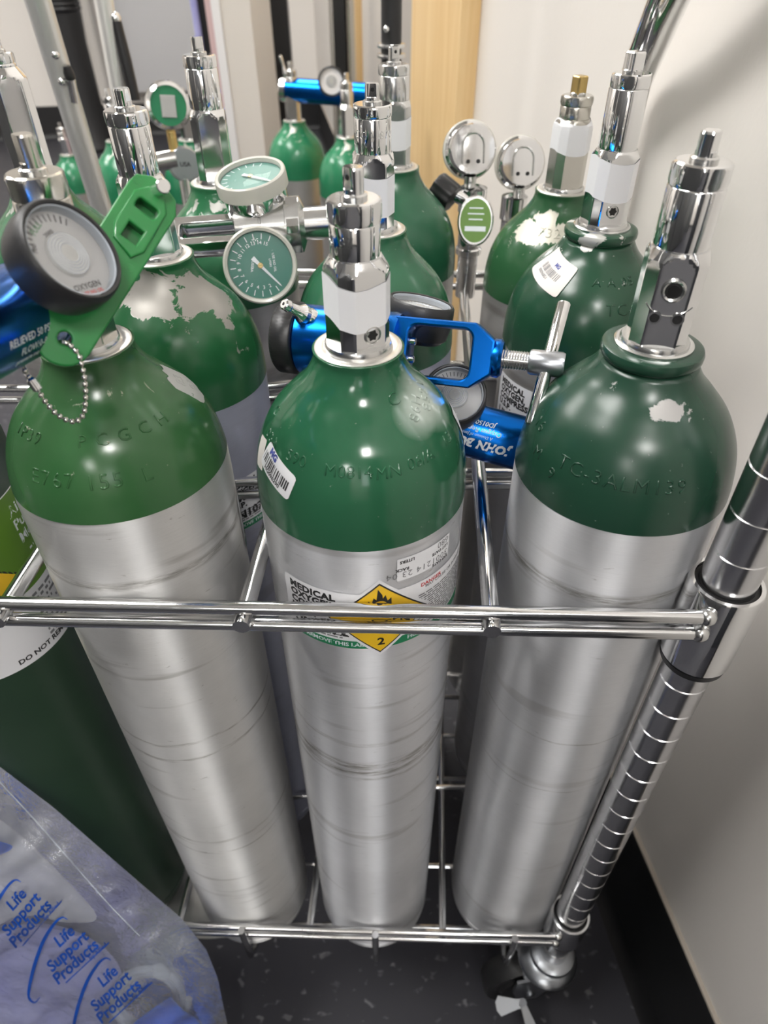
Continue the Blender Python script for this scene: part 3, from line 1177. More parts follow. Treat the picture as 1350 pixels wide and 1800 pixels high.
# ---- standing on the floor further back
FAR = [(517, 212, 'oxygen cylinder carrying a blue regulator, standing on the floor beyond the cart', -90),
       (612, 240, 'green and silver oxygen cylinder on the floor, right of the blue regulator cylinder', -70)]
FC = []
for px, py, lab, rt in FAR:
    p = at_z(px, py, .653)
    FC.append(Cyl('oxygen_cylinder', lab, p.x, p.y, .560, 'green_far', 'alu_back', z=0.0, valve=dict(rot=rt, metal='chrome_dull', half=.0135, bh=.05, ch=.072, nh=.082, sh=.095), group='oxygen cylinders on the floor'))
for (px, py, zz, lab) in ((186, 152, .733, 'oxygen cylinder on the floor, chrome valve beside the dark pole foot'),
                          (103, 214, .540, 'short oxygen cylinder on the floor, small valve left of the leaning tube'),
                          (318, 150, .733, 'oxygen cylinder on the floor behind the green backed gauge')):
    p = at_z(px, py, zz)
    FC.append(Cyl('oxygen_cylinder', lab, p.x, p.y, .560 if zz > .6 else .37, 'green_far', 'alu_back', z=0.0, hz=(.653 if zz > .6 else .46), valve=dict(rot=-75), group='oxygen cylinders on the floor'))


# ------------------------------------------------------------------ the cart
def yr(x):
    return .2292 - .030 * x


def build_cart():
    FRP, RRP = Vector((.176, .240, 0)), Vector((.207, .655, 0))
    FLP, RLP = Vector((-.415, .257, 0)), Vector((-.40, .700, 0))
    t = thing('cylinder_cart', 'chrome wire cart on casters holding the rows of oxygen cylinders', 'cart', (FRP.x, FRP.y, 0))
    base = Vector((FRP.x, FRP.y, 0))

    def loc(p):
        return Vector(p) - base
    zt, zt2, zl, zl2 = .6625, .6500, .2055, .1885

    def post(p, top, detail=True):
        pr = [(.0128, .062), (.0138, .066)]
        z = .085
        while z < top - .004:
            pr += [(.0138, z - .0008), (.0131, z - .0003), (.0131, z + .0003), (.0138, z + .0008)]
            z += .0254
        pr += [(.0138, top)]
        o = MB().lathe(pr, 36, Matrix.Translation(loc((p.x, p.y, 0)))).build('post', 'steel_post', t, sharp=50)
        return o
    post(FRP, 1.16)
    post(FLP, 1.16)
    # rear posts bend forward into push handles
    for p in (RRP, RLP):
        post(p, .80)
        pts = [(p.x, p.y, .80), (p.x, p.y, .815), (p.x - .001, p.y - .008, .832), (p.x - .004, p.y - .026, .848), (p.x - .008, p.y - .05, .866),
               (p.x - .012, p.y - .080, .892), (p.x - .012, p.y - .107, .919), (p.x - .012, p.y - .15, .960), (p.x - .012, p.y - .18, .99)]
        pts = catmull([loc(q) for q in pts], 5)
        MB().tube(pts, .0138, 24).build('handle', 'chrome', t)
    for p in (FRP, FLP, RRP, RLP):
        for (z0, z1, r0) in ((.614, .672, .0188), (.170, .216, .0185)):
            Mx = Matrix.Translation(loc((p.x, p.y, 0)))
            MB().lathe([(r0 - .0028, z0), (r0, z0 + .0012), (r0, z1 - .0012), (r0 - .0006, z1), (r0 - .0026, z1), (r0 - .0026, z1 - .008), (.0136, z1 - .009)], 40, Mx, cap0=False, cap1=False).build('collar', 'chrome' if z0 > .5 else 'steel_post', t)
            MB().lathe([(r0 - .0040, z0 - .0045), (r0 - .0010, z0 - .0042), (r0 - .0006, z0 - .0004), (.0139, z0)], 40, Mx, cap0=False, cap1=False).build('collar_sleeve', 'plastic_black', t)
            MB().lathe([(.0139, z1 - .0015), (r0 - .0028, z1 - .0022), (r0 - .0028, z1 - .0085), (.0139, z1 - .0085)], 40, Mx, cap0=False, cap1=False).build('collar_sleeve', 'plastic_black', t)
    # long wires front and rear
    xl, xr = -.405, .1625

    def wire(name, a, b, r, mat='chrome_wire', ends=True):
        a, b = loc(a), loc(b)
        m = MB().tube([a, b], r, 14)
        return m.build(name, mat, t)
    for z, r in ((zt, .0037), (zt2, .0037), (zl, .0032), (zl2, .0032)):
        wire('front_rail', (xl, yr(xl), z), (xr - (0 if z != zt2 else .004), yr(xr), z), r)
        x2 = .190
        wire('rear_rail', (xl, .690, z), (x2, .672 + .0, z), r)
        MB().ball(loc((xr, yr(xr), z)), r * 1.35, 12, 8).build('weld_bead', 'chrome_dull', t)
    # dividers running back between the columns
    for x in (-.3265, -.1995, -.0730, .0545):
        dx = .026
        for z, r in (((zt + zt2) / 2, .0046), (zl - .008, .0034)):
            y0 = yr(x) - (.0075 if z > .5 else .001)
            MB().tube([loc((x, y0, z)), loc((x + dx, .672, z))], r, 14).build('divider_rod', 'chrome_wire', t)
    # cross wires between the rows
    for y in (.3775, .517):
        for z, r in ((.640, .0034), (.629, .0034), (zl - .006, .003)):
            y2 = y - (.03 * .16)
            if y < .4:
                pts = [(-.41, .36, z), (-.20, .356, z), (-.085, .366, z), (-.02, .372, z), (.16, .376, z)]
            else:
                pts = [(-.40, .49, z), (-.20, .49, z), (-.14, .487, z), (-.07, .50, z), (-.0, .532, z), (.16, .517, z)]
            MB().tube(catmull([loc(p) for p in pts], 6), r, 12).build('cross_wire', 'chrome_wire', t)
    # cradle wires under each column
    for x in (-.2660, -.1360, -.0095, .1215):
        pts = [(x, yr(x) - .0045, zl + .004), (x, yr(x) - .0052, zl2), (x, yr(x) - .004, .140), (x, yr(x) + .004, .1265), (x + .002, yr(x) + .02, .1212), (x + .024, .668, .1212), (x + .025, .685, .14), (x + .025, .689, zl)]
        MB().tube([loc(p) for p in pts], .0032, 12).build('cradle_wire', 'chrome_wire', t)
    for y in (.262, .325, .43, .49, .55, .60):
        MB().tube([loc((-.40, y + .01, .1148)), loc((.16, y - .003, .1148))], .0030, 10).build('base_wire', 'chrome_wire', t)
    # casters
    for p, ang in ((FRP, 8), (FLP, 30), (RRP, 100), (RLP, 70)):
        Mc = Matrix.Translation(loc((p.x, p.y, 0))) @ Matrix.Rotation(rad(ang), 4, 'Z')
        w = MB().tube([(0, 0, 0), (0, 0, .001)], .001, 4)
        # wheel: axis along local y, trailing to -x
        off = Vector((-.022, 0, .0485))
        Mw = Mc @ Matrix.Translation(off) @ Matrix.Rotation(PI / 2, 4, 'X')
        wh = MB().lathe([(.012, -.0135), (.030, -.0135), (.034, -.010), (.040, -.0125), (.0460, -.0125), (.0485, -.008), (.0485, .008), (.0460, .0125), (.040, .0125), (.034, .010), (.030, .0135), (.012, .0135)], 48, Mw).build('caster_wheel', 'rubber_black', t)
        MB().cyl(.0045, -.022, .022, 16, Mw, .0006).build('axle_bolt', 'zinc', t)
        f = MB()
        for sgn in (-1, 1):
            pl = [(-.010, -.020), (.012, -.020), (.030, .030), (.040, .052), (-.018, .052), (-.020, .02)]
            Mf = Mc @ Matrix.Translation((off.x - .002, sgn * .0180, off.z)) @ Matrix.Rotation(PI / 2, 4, 'X')
            f.prism([(a, b * .9) for a, b in pl], -.0013, .0013, Mf)
        f.lathe([(.030, .0935), (.031, .0965), (.0285, .1005), (.022, .104), (.018, .106)], 32, Mc @ Matrix.Translation((-.004, 0, 0)))
        f.box(-.034, .020, -.019, .019, .0925, .0950, Mc, .0008)
        f.build('caster_fork', 'zinc', t)
        MB().lathe([(.0105, .095), (.0105, .172), (.0125, .176)], 28, Mc).build('caster_stem', 'steel_post', t)
        MB().lathe([(.0220, .104), (.0235, .106), (.0225, .111), (.0160, .1145)], 32, Mc).build('bearing_cup', 'zinc', t)
        # brake pedal: winged zinc tabs on the axle line
        b = MB()
        Mb = Mc @ Matrix.Translation((-.036, -.030, .066)) @ Matrix.Scale(.72, 4)
        b.prism([(-.034, -.012), (-.008, -.006), (.004, -.006), (.004, .006), (-.008, .006), (-.034, .013), (-.039, .006), (-.039, -.005)], -.0012, .0012, Mb @ Matrix.Rotation(rad(20), 4, 'X') @ Matrix.Rotation(rad(-15), 4, 'Y'))
        b.cyl(.0055, -.004, .004, 16, Mb)
        b.prism([(0, -.004), (.030, -.012), (.036, -.006), (.030, .004), (0, .004)], -.0012, .0012, Mb @ Matrix.Rotation(rad(-72), 4, 'Z') @ Matrix.Rotation(rad(15), 4, 'Y'))
        b.build('brake_pedal', 'zinc', t)
    return t


build_cart()
# silver sheet lying at the base of the dark green cylinder
m = MB()
g = patch_geo(.10, .085, .004, 14, 12)
vv = []
for x, y, z in g[0]:
    vv.append((x, y, .0015 + .004 * noise.noise(Vector((x * 45, y * 45, 1.3)))))
m.add(vv, g[1])
vv2 = [(x, y, z - .0012) for x, y, z in vv]
m.add(vv2, [tuple(reversed(f)) for f in g[1]])
sh = m.build('foil_sheet', 'foil', None, 60, loc=(-.205, .290, .1335 - .010 + .0045))
tag(sh, 'crumpled silver sheet at the foot of the dark green cylinder', 'sheet')


# ------------------------------------------------------------------ gauges and regulators
def make_gauge(parent, c, nrm, up, r, depth, style='boot', needle=30, texts=(), name='gauge', dialm='dial_white'):
    M = frame(c, z=nrm, y=up)
    if style == 'boot':
        pr = [(r * .55, -depth), (r * .82, -depth * .98), (r * .95, -depth * .86), (r, -depth * .6), (r, -depth * .25), (r * .975, -.0012), (r * .93, .0), (r * .885, -.0003), (r * .865, -.0020), (r * .86, -.005)]
        g = MB().lathe(pr, 64, M, cap1=False).build(name, 'rubber_black', parent)
        MB().lathe([(r * .868, -.0045), (r * .862, -.0008), (r * .835, -.0010), (r * .825, -.0045)], 64, M, cap0=False, cap1=False).build('bezel', 'clear_plastic', g)
        dial, rd, zd = dialm, r * .84, -.0048
    elif style == 'chrome':
        pr = [(r * .6, -depth), (r * .86, -depth), (r * .90, -depth * .9), (r * .90, -depth * .42)]
        g = MB().lathe(pr, 64, M, cap1=True).build(name, 'chrome', parent)
        MB().lathe([(r * .9, -depth * .45), (r, -depth * .42), (r, -.002), (r * .985, -.0006), (r * .95, 0), (r * .88, -.0005), (r * .86, -.003)], 64, M, cap0=False, cap1=False).build('rim', 'plastic_cream', g)
        dial, rd, zd = 'dial_teal', r * .87, -.0035
    MB().cyl(rd, zd - .0008, zd, 48, M).build('dial', dial, g)
    ink = 'ink_black' if style == 'boot' else 'ink_white'
    tk = MB()
    n = 15 if style == 'chrome' else 13
    for k in range(n):
        a = rad(-50 - k * (17.0 if style == 'chrome' else 9)) if style == 'chrome' else rad(170 - k * 9)
        Mt = M @ Matrix.Rotation(a, 4, 'Z')
        tk.box(rd * .76, rd * .93, -rd * .014, rd * .014, zd, zd + .0001, Mt)
    tk.build('scale_marks', ink, g, kind='stuff')
    for (s, x, y, sz, mt, rt) in texts:
        gg = text_geo(s, sz, 0, .00004)
        MB().add(gg[0], gg[1], M @ Matrix.Translation((x * rd, y * rd, zd + .00015)) @ Matrix.Rotation(rad(rt), 4, 'Z')).build('dial_text', mt, g, sharp=0)
    Mn = M @ Matrix.Rotation(rad(needle), 4, 'Z')
    nd = MB()
    if style == 'chrome':
        nd.prism([(-rd * .32, -rd * .07), (0, -rd * .045), (rd * .80, -rd * .022), (rd * .90, 0), (rd * .80, rd * .022), (0, rd * .045), (-rd * .32, rd * .07)], zd + .0007, zd + .0011, Mn)
        nd.build('needle', 'ink_white', g)
        MB().cyl(rd * .085, zd + .0003, zd + .0016, 20, M, .0002).build('needle_hub', 'brass', g)
    else:
        for q in (.20, .26, .32, .38, .44):
            nd.lathe([(rd * q, zd + .0022 - q * .002), (rd * (q + .02), zd + .0024 - q * .002), (rd * (q + .04), zd + .0022 - q * .002)], 40, M, False, False)
        nd.build('lens_rings', 'clear_plastic', g)
        MB().lathe([(rd * .50, zd + .0001), (rd * .46, zd + .0012), (rd * .2, zd + .0018), (rd * .05, zd + .0019)], 40, M).build('lens_hub', 'dial_grey', g)
    MB().lathe([(rd * .99, -.0024), (rd * .93, -.0016), (rd * .6, -.0008), (rd * .2, -.0004), (.0004, -.0003)], 48, M, False, False).build('lens', 'clear_lens', g)
    return g


def yoke_geo(ln=.050, hh=.0185, half=.0105, wf=1.36):
    out = [(-.006, -hh), (ln - .010, -hh), (ln + .001, -hh * .45), (ln + .001, hh * .45), (ln - .010, hh), (-.006, hh)]
    win = rrect(ln - .016, hh * wf, .005, cx=(ln - .012) / 2 + .003, n=5)
    return plate_geo([out, win], half, .0012, 1)


def barb(parent, p, d, ln=.022, name='outlet_barb'):
    M = frame(p, z=d)
    MB().lathe([(.0052, 0), (.0052, ln * .18), (.0040, ln * .26), (.0050, ln * .30), (.0052, ln * .42), (.0032, ln * .55), (.0025, ln * .80), (.0033, ln * .86), (.0029, ln * .97), (.0022, ln), (.0009, ln), (.0009, ln - .003)], 20, M).build(name, 'chrome', parent)


def make_regulator(name, label, P, X, Nv, blen, br=.0185, yoke_at=0.0, yln=.050, bar=None, barlen=.064, knob=True, scr=.022, pins=True, group=None, wf=1.36):
    """P: joint of body and yoke; X: from body towards the tee screw; Nv: out of the yoke's window"""
    P = Vector(P)
    t = thing(name, label, 'regulator', P, group)
    M = frame((0, 0, 0), x=X, y=Vector(Nv).cross(Vector(X)))
    R2x = Matrix.Rotation(PI / 2, 4, 'Y')            # lathe z -> local x
    ML = M @ R2x
    body = MB().lathe([(br * .93, -blen), (br, -blen + .0015), (br, -.014), (br * .985, -.013), (br * .985, -.011), (br, -.010), (br, -.004), (br * .95, -.001)], 56, ML).build('body', 'blue_anodised', t)
    if knob:
        n = 120
        MB().rev(lambda a, i, z: (br * .97 if i in (0, 3) else br * 1.02) + (.0005 if (round(a / (2 * PI) * n) % 2 and i in (1, 2)) else 0), [-blen - .0125, -blen - .011, -blen - .001, -blen], n, ML).build('flow_knob', 'plastic_black', t, sharp=60)
    g = yoke_geo(yln, br, wf=wf)
    # cut the flat plate's edges to the round outline of the body
    vs_ = []
    for x, y, z in g[0]:
        lim = math.sqrt(max(br * br - min(abs(z), br) ** 2, 0))
        q = min(abs(y), lim)
        vs_.append((x, math.copysign(q, y), z * (.92)))
    MB().add(vs_, g[1], M).build('yoke', 'blue_anodised', t, sharp=25)
    MB().lathe([(.0095, yln - .001), (.0102, yln + .001), (.0102, yln + .0035), (.0088, yln + .005)], 32, ML).build('yoke_bushing', 'blue_anodised', t)
    if pins:
        for y in (-.0050, .0045):
            MB().cyl(.0021, 0, .0085, 16, M @ Matrix.Translation((0, y, .004)) @ R2x, .0004).build('index_pin', 'chrome', t)
        MB().lathe([(.0070, -.002), (.0070, .0045), (.0050, .0050), (.0030, .0040)], 28, ML).build('inlet_seal', 'dark_metal', t)
    # threaded tee screw
    th = [(.0045, yln - .010)]
    z = yln + .004
    while z < yln + scr:
        th += [(.0046, z), (.0053, z + .0007), (.0046, z + .0014)]
        z += .0014
    MB().lathe(th, 28, ML).build('tee_screw', 'chrome_dull', t, sharp=60)
    hz0 = yln + scr - .001
    MB().lathe([(.0060, hz0), (.0066, hz0 + .001), (.0066, hz0 + .0165), (.0058, hz0 + .0180)], 28, ML).build('tee_head', 'zinc', t)
    ctr = M @ Vector((hz0 + .0095, 0, 0))
    bd = Vector(bar).normalized() if bar is not None else M @ Vector((0, 1, 0)) - M @ Vector((0, 0, 0))
    Mb = frame(ctr, z=bd)
    MB().lathe([(.0030, -barlen / 2), (.0036, -barlen / 2 + .001), (.0036, barlen / 2 - .001), (.0030, barlen / 2)], 20, Mb).build('tee_bar', 'chrome', t)
    t['_m'] = 1
    del t['_m']
    return t, M, body


# regulator lying behind the front centre valve
pa, pb = at_depth(492, 592, .388), at_depth(965, 640, .352)
X = (pb - pa).normalized()
pj_ = at_depth(706, 613, .3722)
Nv = (CAM - pj_).normalized()
ln_body = (pj_ - at_depth(531, 596, .3855)).length
RC, Mr, bd = make_regulator('oxygen_regulator', 'blue oxygen regulator lying behind the front centre valve, steel tee handle at right', pj_, X, Nv, ln_body,
                            br=.0192, yln=.0505, bar=at_depth(974, 537, .352) - at_depth(919, 738, .352), barlen=.066, scr=.020)
loc = lambda p, o: Vector(p) - o.location
ba = at_depth(552, 562, .372)
barb(RC, loc(ba, RC), at_depth(506, 538, .356) - ba, .0235)
ba = at_depth(552, 652, .384)
barb(RC, loc(ba, RC), at_depth(528, 690, .385) - ba, .018)
make_gauge(RC, loc(at_depth(742, 528, .402), RC), Vector((.20, .20, 1)), (0, 1, 0), .0205, .023, 'boot', 40, dialm='dial_grey')

# second regulator, printed, wedged lower between the cylinders
pa, pb = at_depth(775, 742, .425), at_depth(925, 782, .415)
X = (pa - pb).normalized()
pj_ = at_depth(786, 745, .4245)
t2 = thing('oxygen_regulator', 'blue printed oxygen regulator wedged upside down below the tee handle', 'regulator', pj_)
Mx = frame((0, 0, 0), x=-X, y=Vector((0, 0, 1)))
R2x = Matrix.Rotation(PI / 2, 4, 'Y')
lb = (at_depth(925, 782, .415) - pj_).length
MB().lathe([(.0130, -.020), (.0165, -.018), (.0168, 0), (.0168, lb), (.0155, lb + .002)], 56, Mx @ R2x).build('body', 'blue_anodised', t2)
# print on the cylinder, upside down seen from the camera
xa = Mx.col[0].xyz
toc = (CAM - at_depth(862, 765, .40)).normalized()
nr = (toc - xa * toc.dot(xa)).normalized()
ws = xa.cross(nr)


def on_bar(t, geo, org, ax, nrm, r, u0, a0, rot, mat, name='print', flip=1):
    side = ax.cross(nrm)
    out = []
    c, s_ = cos(rot), sin(rot)
    for x, y, h in geo[0]:
        u, v = x * c - y * s_, x * s_ + y * c
        a = a0 + v / r
        out.append(org + ax * (u0 + u) + (nrm * cos(a) - side * sin(a)) * (r + .00015) * 1)
    return MB().add(out, geo[1]).build(name, mat, t, sharp=0)


for s_, sz, ao, b in (('JOHN BUNN', .0076, -.42, .0004), ('A Division of Jason', .0026, -.12, 0), ('Oxygen Regulator', .0040, .08, .0001), ('JD0150-081', .0040, .36, .0001)):
    on_bar(t2, text_geo(s_, sz, 0, b, 'CENTER', 1, .2), Vector((0, 0, 0)), xa, nr, .0168, .021, ao, PI, 'ink_white')
make_gauge(t2, loc(at_depth(800, 690, .392), t2), (CAM - at_depth(800, 690, .39)).normalized() + Vector((.1, .1, .5)), (0, 1, 0), .0192, .018, 'boot', -40)

# regulator clamped on the left front valve
pv = Vector((L1.root.location.x, L1.root.location.y, ZB + .653 + .026))
e1 = at_depth(-22, 572, .248)
X = (pv - e1).normalized()
pj_ = pv - X * .024
RL, Mr, bd = make_regulator('oxygen_regulator', 'blue oxygen regulator with black booted gauge clamped on the left front valve', pj_, X, Vector((0, .1, 1)), .085,
                            br=.0178, wf=1.50, yln=.046, bar=Vector((.5, .2, .85)), barlen=.064, scr=.016, pins=False)
xa = X.copy()
toc = (CAM - e1).normalized()
nr = (toc - xa * toc.dot(xa)).normalized()
for s_, sz, ao in (('RELIEVED 50 PSI O2 REG', .0040, -.52), ('FLOW:0-8 L/min', .0040, -.78), ('pressure may not exceed', .0030, -1.0)):
    on_bar(RL, text_geo(s_, sz, 0, .00005, 'CENTER'), Vector((0, 0, 0)), xa, nr, .0178, -.034, ao, 0, 'ink_white')
gc = at_depth(131, 437, .236)
vd = (CAM - gc).normalized()
gn = vd * cos(rad(48)) + (RT * .74 + UP * .67) * sin(rad(48))
make_gauge(RL, loc(gc, RL), gn, UP * .8 - RT * .6, .0192, .0165, 'boot', 60,
           texts=(('FULL', -.45, .60, .0030, 'ink_green_dark', 40), ('2000', -.2, .48, .0024, 'ink_black', 25), ('700', -.72, .16, .0024, 'ink_black', 75),
                  ('OXYGEN', .12, -.72, .0030, 'ink_black', 8), ('USE NO OIL', .2, -.86, .0018, 'ink_red', 8)))
# neck of the gauge
MB().tube([loc(gc, RL) - gn * .016, loc(gc, RL) - gn * .030], .0055, 16).build('gauge_stem', 'chrome_dull', RL)
# bead chain hanging round the regulator
def bead_chain(px_pts, depths, sp=.0027, r=.00115):
    pts = catmull([at_depth(a, b, d) for (a, b), d in zip(px_pts, depths)], 10)
    out, acc = [pts[0]], 0
    for a, b in zip(pts, pts[1:]):
        l = (b - a).length
        while acc + l >= sp:
            a = a + (b - a) * ((sp - acc) / l)
            l = (b - a).length
            acc = 0
            out.append(a.copy())
        acc += l
    return out, pts


# green cylinder wrench
wa, wb = at_depth(112, 597, .262), at_depth(258, 366, .268)
wx = (wb - wa).normalized()
wn = (CAM - (wa + wb) / 2).normalized()
W = thing('cylinder_wrench', 'green plastic cylinder wrench with bead chain, hung behind the black gauge', 'wrench', wa)
lw = (wb - wa).length
hw = .0103
outl = []
for k in range(13):
    a = rad(90 + 180 * k / 12)
    outl.append((hw * cos(a), hw * sin(a)))
outl += [(lw + .004, -hw), (lw + .009, -hw + .003), (lw + .0112, -hw + .0085), (lw + .0112, hw - .006), (lw + .008, hw - .001), (lw + .004, hw)]
boss = [(lw - .021, -.0045), (lw - .016, -.0075), (lw + .002, -.0070), (lw + .0065, -.0035), (lw + .0065, .0035), (lw + .002, .0070), (lw - .013, .0070), (lw - .018, .0045)]
sq = [(lw - .0125 + .0039 * cos(rad(45 + 90 * k)) * 1.15, -.0005 + .0039 * sin(rad(45 + 90 * k)) * 1.15) for k in range(4)]
slot = rrect(.0042, .0085, .0012, cx=lw - .0012, cy=0.0)
hole = circ(.0026, 20, .0005, .0)
Mw = frame((0, 0, 0), x=wx, y=wn.cross(wx))
g = plate_geo([outl, hole, sq, slot], .0026, .0008, 2)
pl = MB().add(g[0], g[1], Mw).build('wrench_plate', 'plastic_green', W, sharp=30)
g = plate_geo([boss, sq, slot], .0042, .0008, 2)
MB().add(g[0], g[1], Mw).build('wrench_head', 'plastic_green', W, sharp=30)
pk = MB().add(*plate_geo([[(x * 1.0, y) for x, y in rrect(.026, .014, .002, cx=lw - .007)]], .0004), Mw @ Matrix.Translation((0, 0, -.0038))).build('pocket_floor', 'plastic_green', W)
for (x, y) in ((.010, .004), (.020, -.004), (.036, .005), (lw - .022, .0068), (lw + .006, .008), (lw - .024, -.006)):
    MB().lathe([(.0016, .0026), (.0016, .00275), (.0013, .00275), (.0013, .0026)], 20, Mw @ Matrix.Translation((x, y, 0)), False, False).build('ejector_mark', 'plastic_green', pl)
pc = at_depth(283, 330, .262)
MB().cyl(.0028, -.006, .0035, 24, frame(pc - wa, z=wn + RT * .25 + UP * .1), .0004).build('pin', 'chrome', W)
cp = [(106, 602), (116, 603), (128, 611), (139, 625), (144, 642), (149, 665), (151, 695), (148, 725), (138, 739), (122, 740), (100, 728), (80, 706), (66, 684), (52, 664), (42, 648), (35, 634), (20, 615), (-5, 590)]
cdp = [.2640, .2585, .2570, .2575, .2600, .262, .265, .268, .2695, .270, .270, .269, .267, .264, .262, .260, .2595, .258]
beads, path = bead_chain(cp, cdp)
m = MB()
for b in beads:
    m.ball(b - wa, .00118, 8, 6)
m.tube([p - wa for p in path], .00030, 5)
m.build('bead_chain', 'nickel', W, sharp=0, kind='stuff')
k0 = at_depth(52, 664, .2625)
k1 = at_depth(69, 688, .2655)
MB().tube([k0 - wa, k0 * .85 + k1 * .15 - wa, k0 * .15 + k1 * .85 - wa, k1 - wa], [.0010, .0019, .0019, .0010], 12).build('chain_clasp', 'chrome', W)

# old chrome regulator with two gauges
oc = at_depth(470, 398, .475)
RO = thing('chrome_regulator', 'old chrome regulator with two cream rimmed gauges between the back cylinders', 'regulator', oc)
lo = lambda p: Vector(p) - oc
ax = (at_depth(560, 392, .470) - at_depth(415, 402, .470)).normalized()
Mo = frame(lo(at_depth(415, 402, .475)), z=ax)
MB().lathe([(.0120, .0), (.0165, .002), (.0170, .018), (.0165, .0185), (.0165, .0195), (.0172, .020), (.0175, .036), (.0185, .0365), (.0185, .046), (.0150, .0475), (.0110, .049), (.0110, .066), (.009, .068)], 48, Mo).build('body', 'chrome_dull', RO)
hexm = MB()
hexm.rev(lambda t, i, z: hex_r(t, .0178), [.0375, .0385, .0445, .0455], 60, Mo)
hexm.build('bonnet_nut', 'chrome', RO, sharp=20)
yk = plate_geo([rrect(.062, .024, .004), rrect(.044, .0125, .003, cx=.002)], .0075, .001)
My = frame(lo(at_depth(372, 415, .472)), x=ax, y=UP * .9 + FW * .3)
MB().add(yk[0], yk[1], My).build('yoke', 'chrome', RO, sharp=25)
ga = at_depth(438, 303, .456)
gna = (Vector((-.12, -.20, 1))).normalized()
make_gauge(RO, lo(ga), gna, Vector((0, 1, 0)), .0245, .024, 'chrome', -35)
MB().tube([lo(ga - gna * .022), lo(at_depth(448, 395, .475))], .0062, 16).build('gauge_stem', 'chrome_dull', RO)
gb = at_depth(458, 467, .448)
gnb = ((CAM - gb).normalized() + Vector((.02, 0, -.05))).normalized()
tx = []
for k, s_ in enumerate(('2', '3', '4', '5', '6', '7', '8', '9', '10', '11', '12', '13', '14', '15')):
    a = rad(-62 - k * 17.0)
    tx.append((s_, .66 * cos(a), .66 * sin(a), .0032, 'ink_white', math.degrees(a) + 90 + (180 if sin(a) > -.3 else 0)))
tx.append(('USE NO OIL', .42, .12, .0022, 'ink_white', -80))
tx.append(('LITERS', .30, .10, .0018, 'ink_white', -80))
tx.append(('USEBA', -.25, -.05, .0024, 'ink_white', -95))
make_gauge(RO, lo(gb), gnb, UP, .0245, .021, 'chrome', -40, texts=tx)
MB().tube([lo(gb - gnb * .020), lo(at_depth(462, 410, .475))], .0060, 16).build('gauge_stem', 'chrome_dull', RO)


# gauges seen from behind, by the wall
def back_gauge(px, py, d, r, lab, plate=True):
    c = at_depth(px, py, d)
    t = thing('flow_gauge', lab, 'gauge', c, 'chrome gauges seen from behind')
    n = ((CAM - c).normalized() + Vector((.22, 0, .05))).normalized()
    M = frame((0, 0, 0), z=n, y=(0, 0, 1))
    MB().lathe([(r * .9, -.020), (r * .97, -.0195), (r, -.017), (r, -.013), (r * .9, -.012), (r * .88, -.002), (r * .84, 0), (r * .1, .0)], 56, M).build('case', 'chrome', t)
    MB().lathe([(r * 1.02, -.0215), (r * 1.05, -.018), (r * 1.05, -.014), (r * 1.0, -.013)], 56, M, True, False).build('rim', 'plastic_cream', t)
    arch = [(-.42, -.5), (-.42, .1)] + [(.42 * cos(rad(a)) * -1, .1 + .45 * sin(rad(a))) for a in range(0, 181, 15)] + [(.42, -.5)]
    MB().tube([M @ Vector((x * r, y * r, .0002)) for x, y in arch], .0009, 8).build('horseshoe_ridge', 'chrome_dull', t)
    for x in (-.2, .2):
        MB().cyl(.0018, -.0002, .0012, 14, M @ Matrix.Translation((x * r, -.42 * r, 0)), .0003).build('rivet', 'dark_metal', t)
    st = Vector((0, 0, -1))
    MB().lathe([(.0055, 0), (.0055, .012), (.0085, .013), (.0085, .022), (.0055, .023), (.0055, .030)], 6 * 4, frame(M @ Vector((0, -r * .9, -.009)), z=(0, 0, -1))).build('stem', 'chrome_dull', t)
    return t, M, c


bgt, M_, c_ = back_gauge(832, 262, .60, .0232, 'larger chrome gauge seen from behind, against the pine trim')
q = at_depth(836, 388, .585) - c_
nq = ((CAM - at_depth(836, 388, .585)).normalized() + Vector((.05, 0, .1))).normalized()
Mq = frame(q, z=nq, y=(0, 0, 1))
el = [(.0155 * cos(2 * PI * k / 36), .0205 * sin(2 * PI * k / 36)) for k in range(36)]
MB().prism(el, -.010, 0, Mq, .001).build('oval_plate', 'chrome_dull', bgt)
MB().prism([(x * .86, y * .86) for x, y in el], .0001, .0004, Mq).build('oval_label', 'label_olive', bgt)
for k, w_ in enumerate((.012, .014, .012)):
    MB().box(-w_ / 2, w_ / 2, -.0005, .0005, .0004, .0005, Mq @ Matrix.Translation((0, .010 - k * .0045, 0))).build('label_line', 'ink_white', bgt)
MB().box(-.009, .009, -.002, .002, .0004, .0005, Mq @ Matrix.Translation((0, -.0065, 0))).build('label_line', 'ink_white', bgt)
bd_ = MB().lathe([(.0125, 0), (.0125, .020), (.0105, .022), (.0105, .052), (.0120, .053), (.0120, .058), (.0095, .060), (.0095, .10)], 36, frame(at_depth(832, 330, .605) - c_, z=(0, .02, -1))).build('regulator_body', 'chrome', bgt)
kb = at_depth(766, 326, .60) - c_
MB().rev(lambda a, i, z: .0125 * (1 if i in (1, 2) else .93) * (1 + .035 * cos(10 * a)), [0, .002, .018, .020], 60, frame(kb, z=(.75, -.45, -.45))).build('knob', 'plastic_black', bgt)
MB().tube([kb, at_depth(820, 352, .605) - c_], .006, 14).build('knob_stem', 'chrome', bgt)
bgt2, M_, c_ = back_gauge(920, 285, .64, .0232, 'smaller chrome gauge seen from behind, nearer the wall')
MB().lathe([(.0125, 0), (.0125, .020), (.0105, .022), (.0105, .10)], 36, frame(at_depth(905, 345, .65) - c_, z=(0, .02, -1))).build('regulator_body', 'chrome', bgt2)

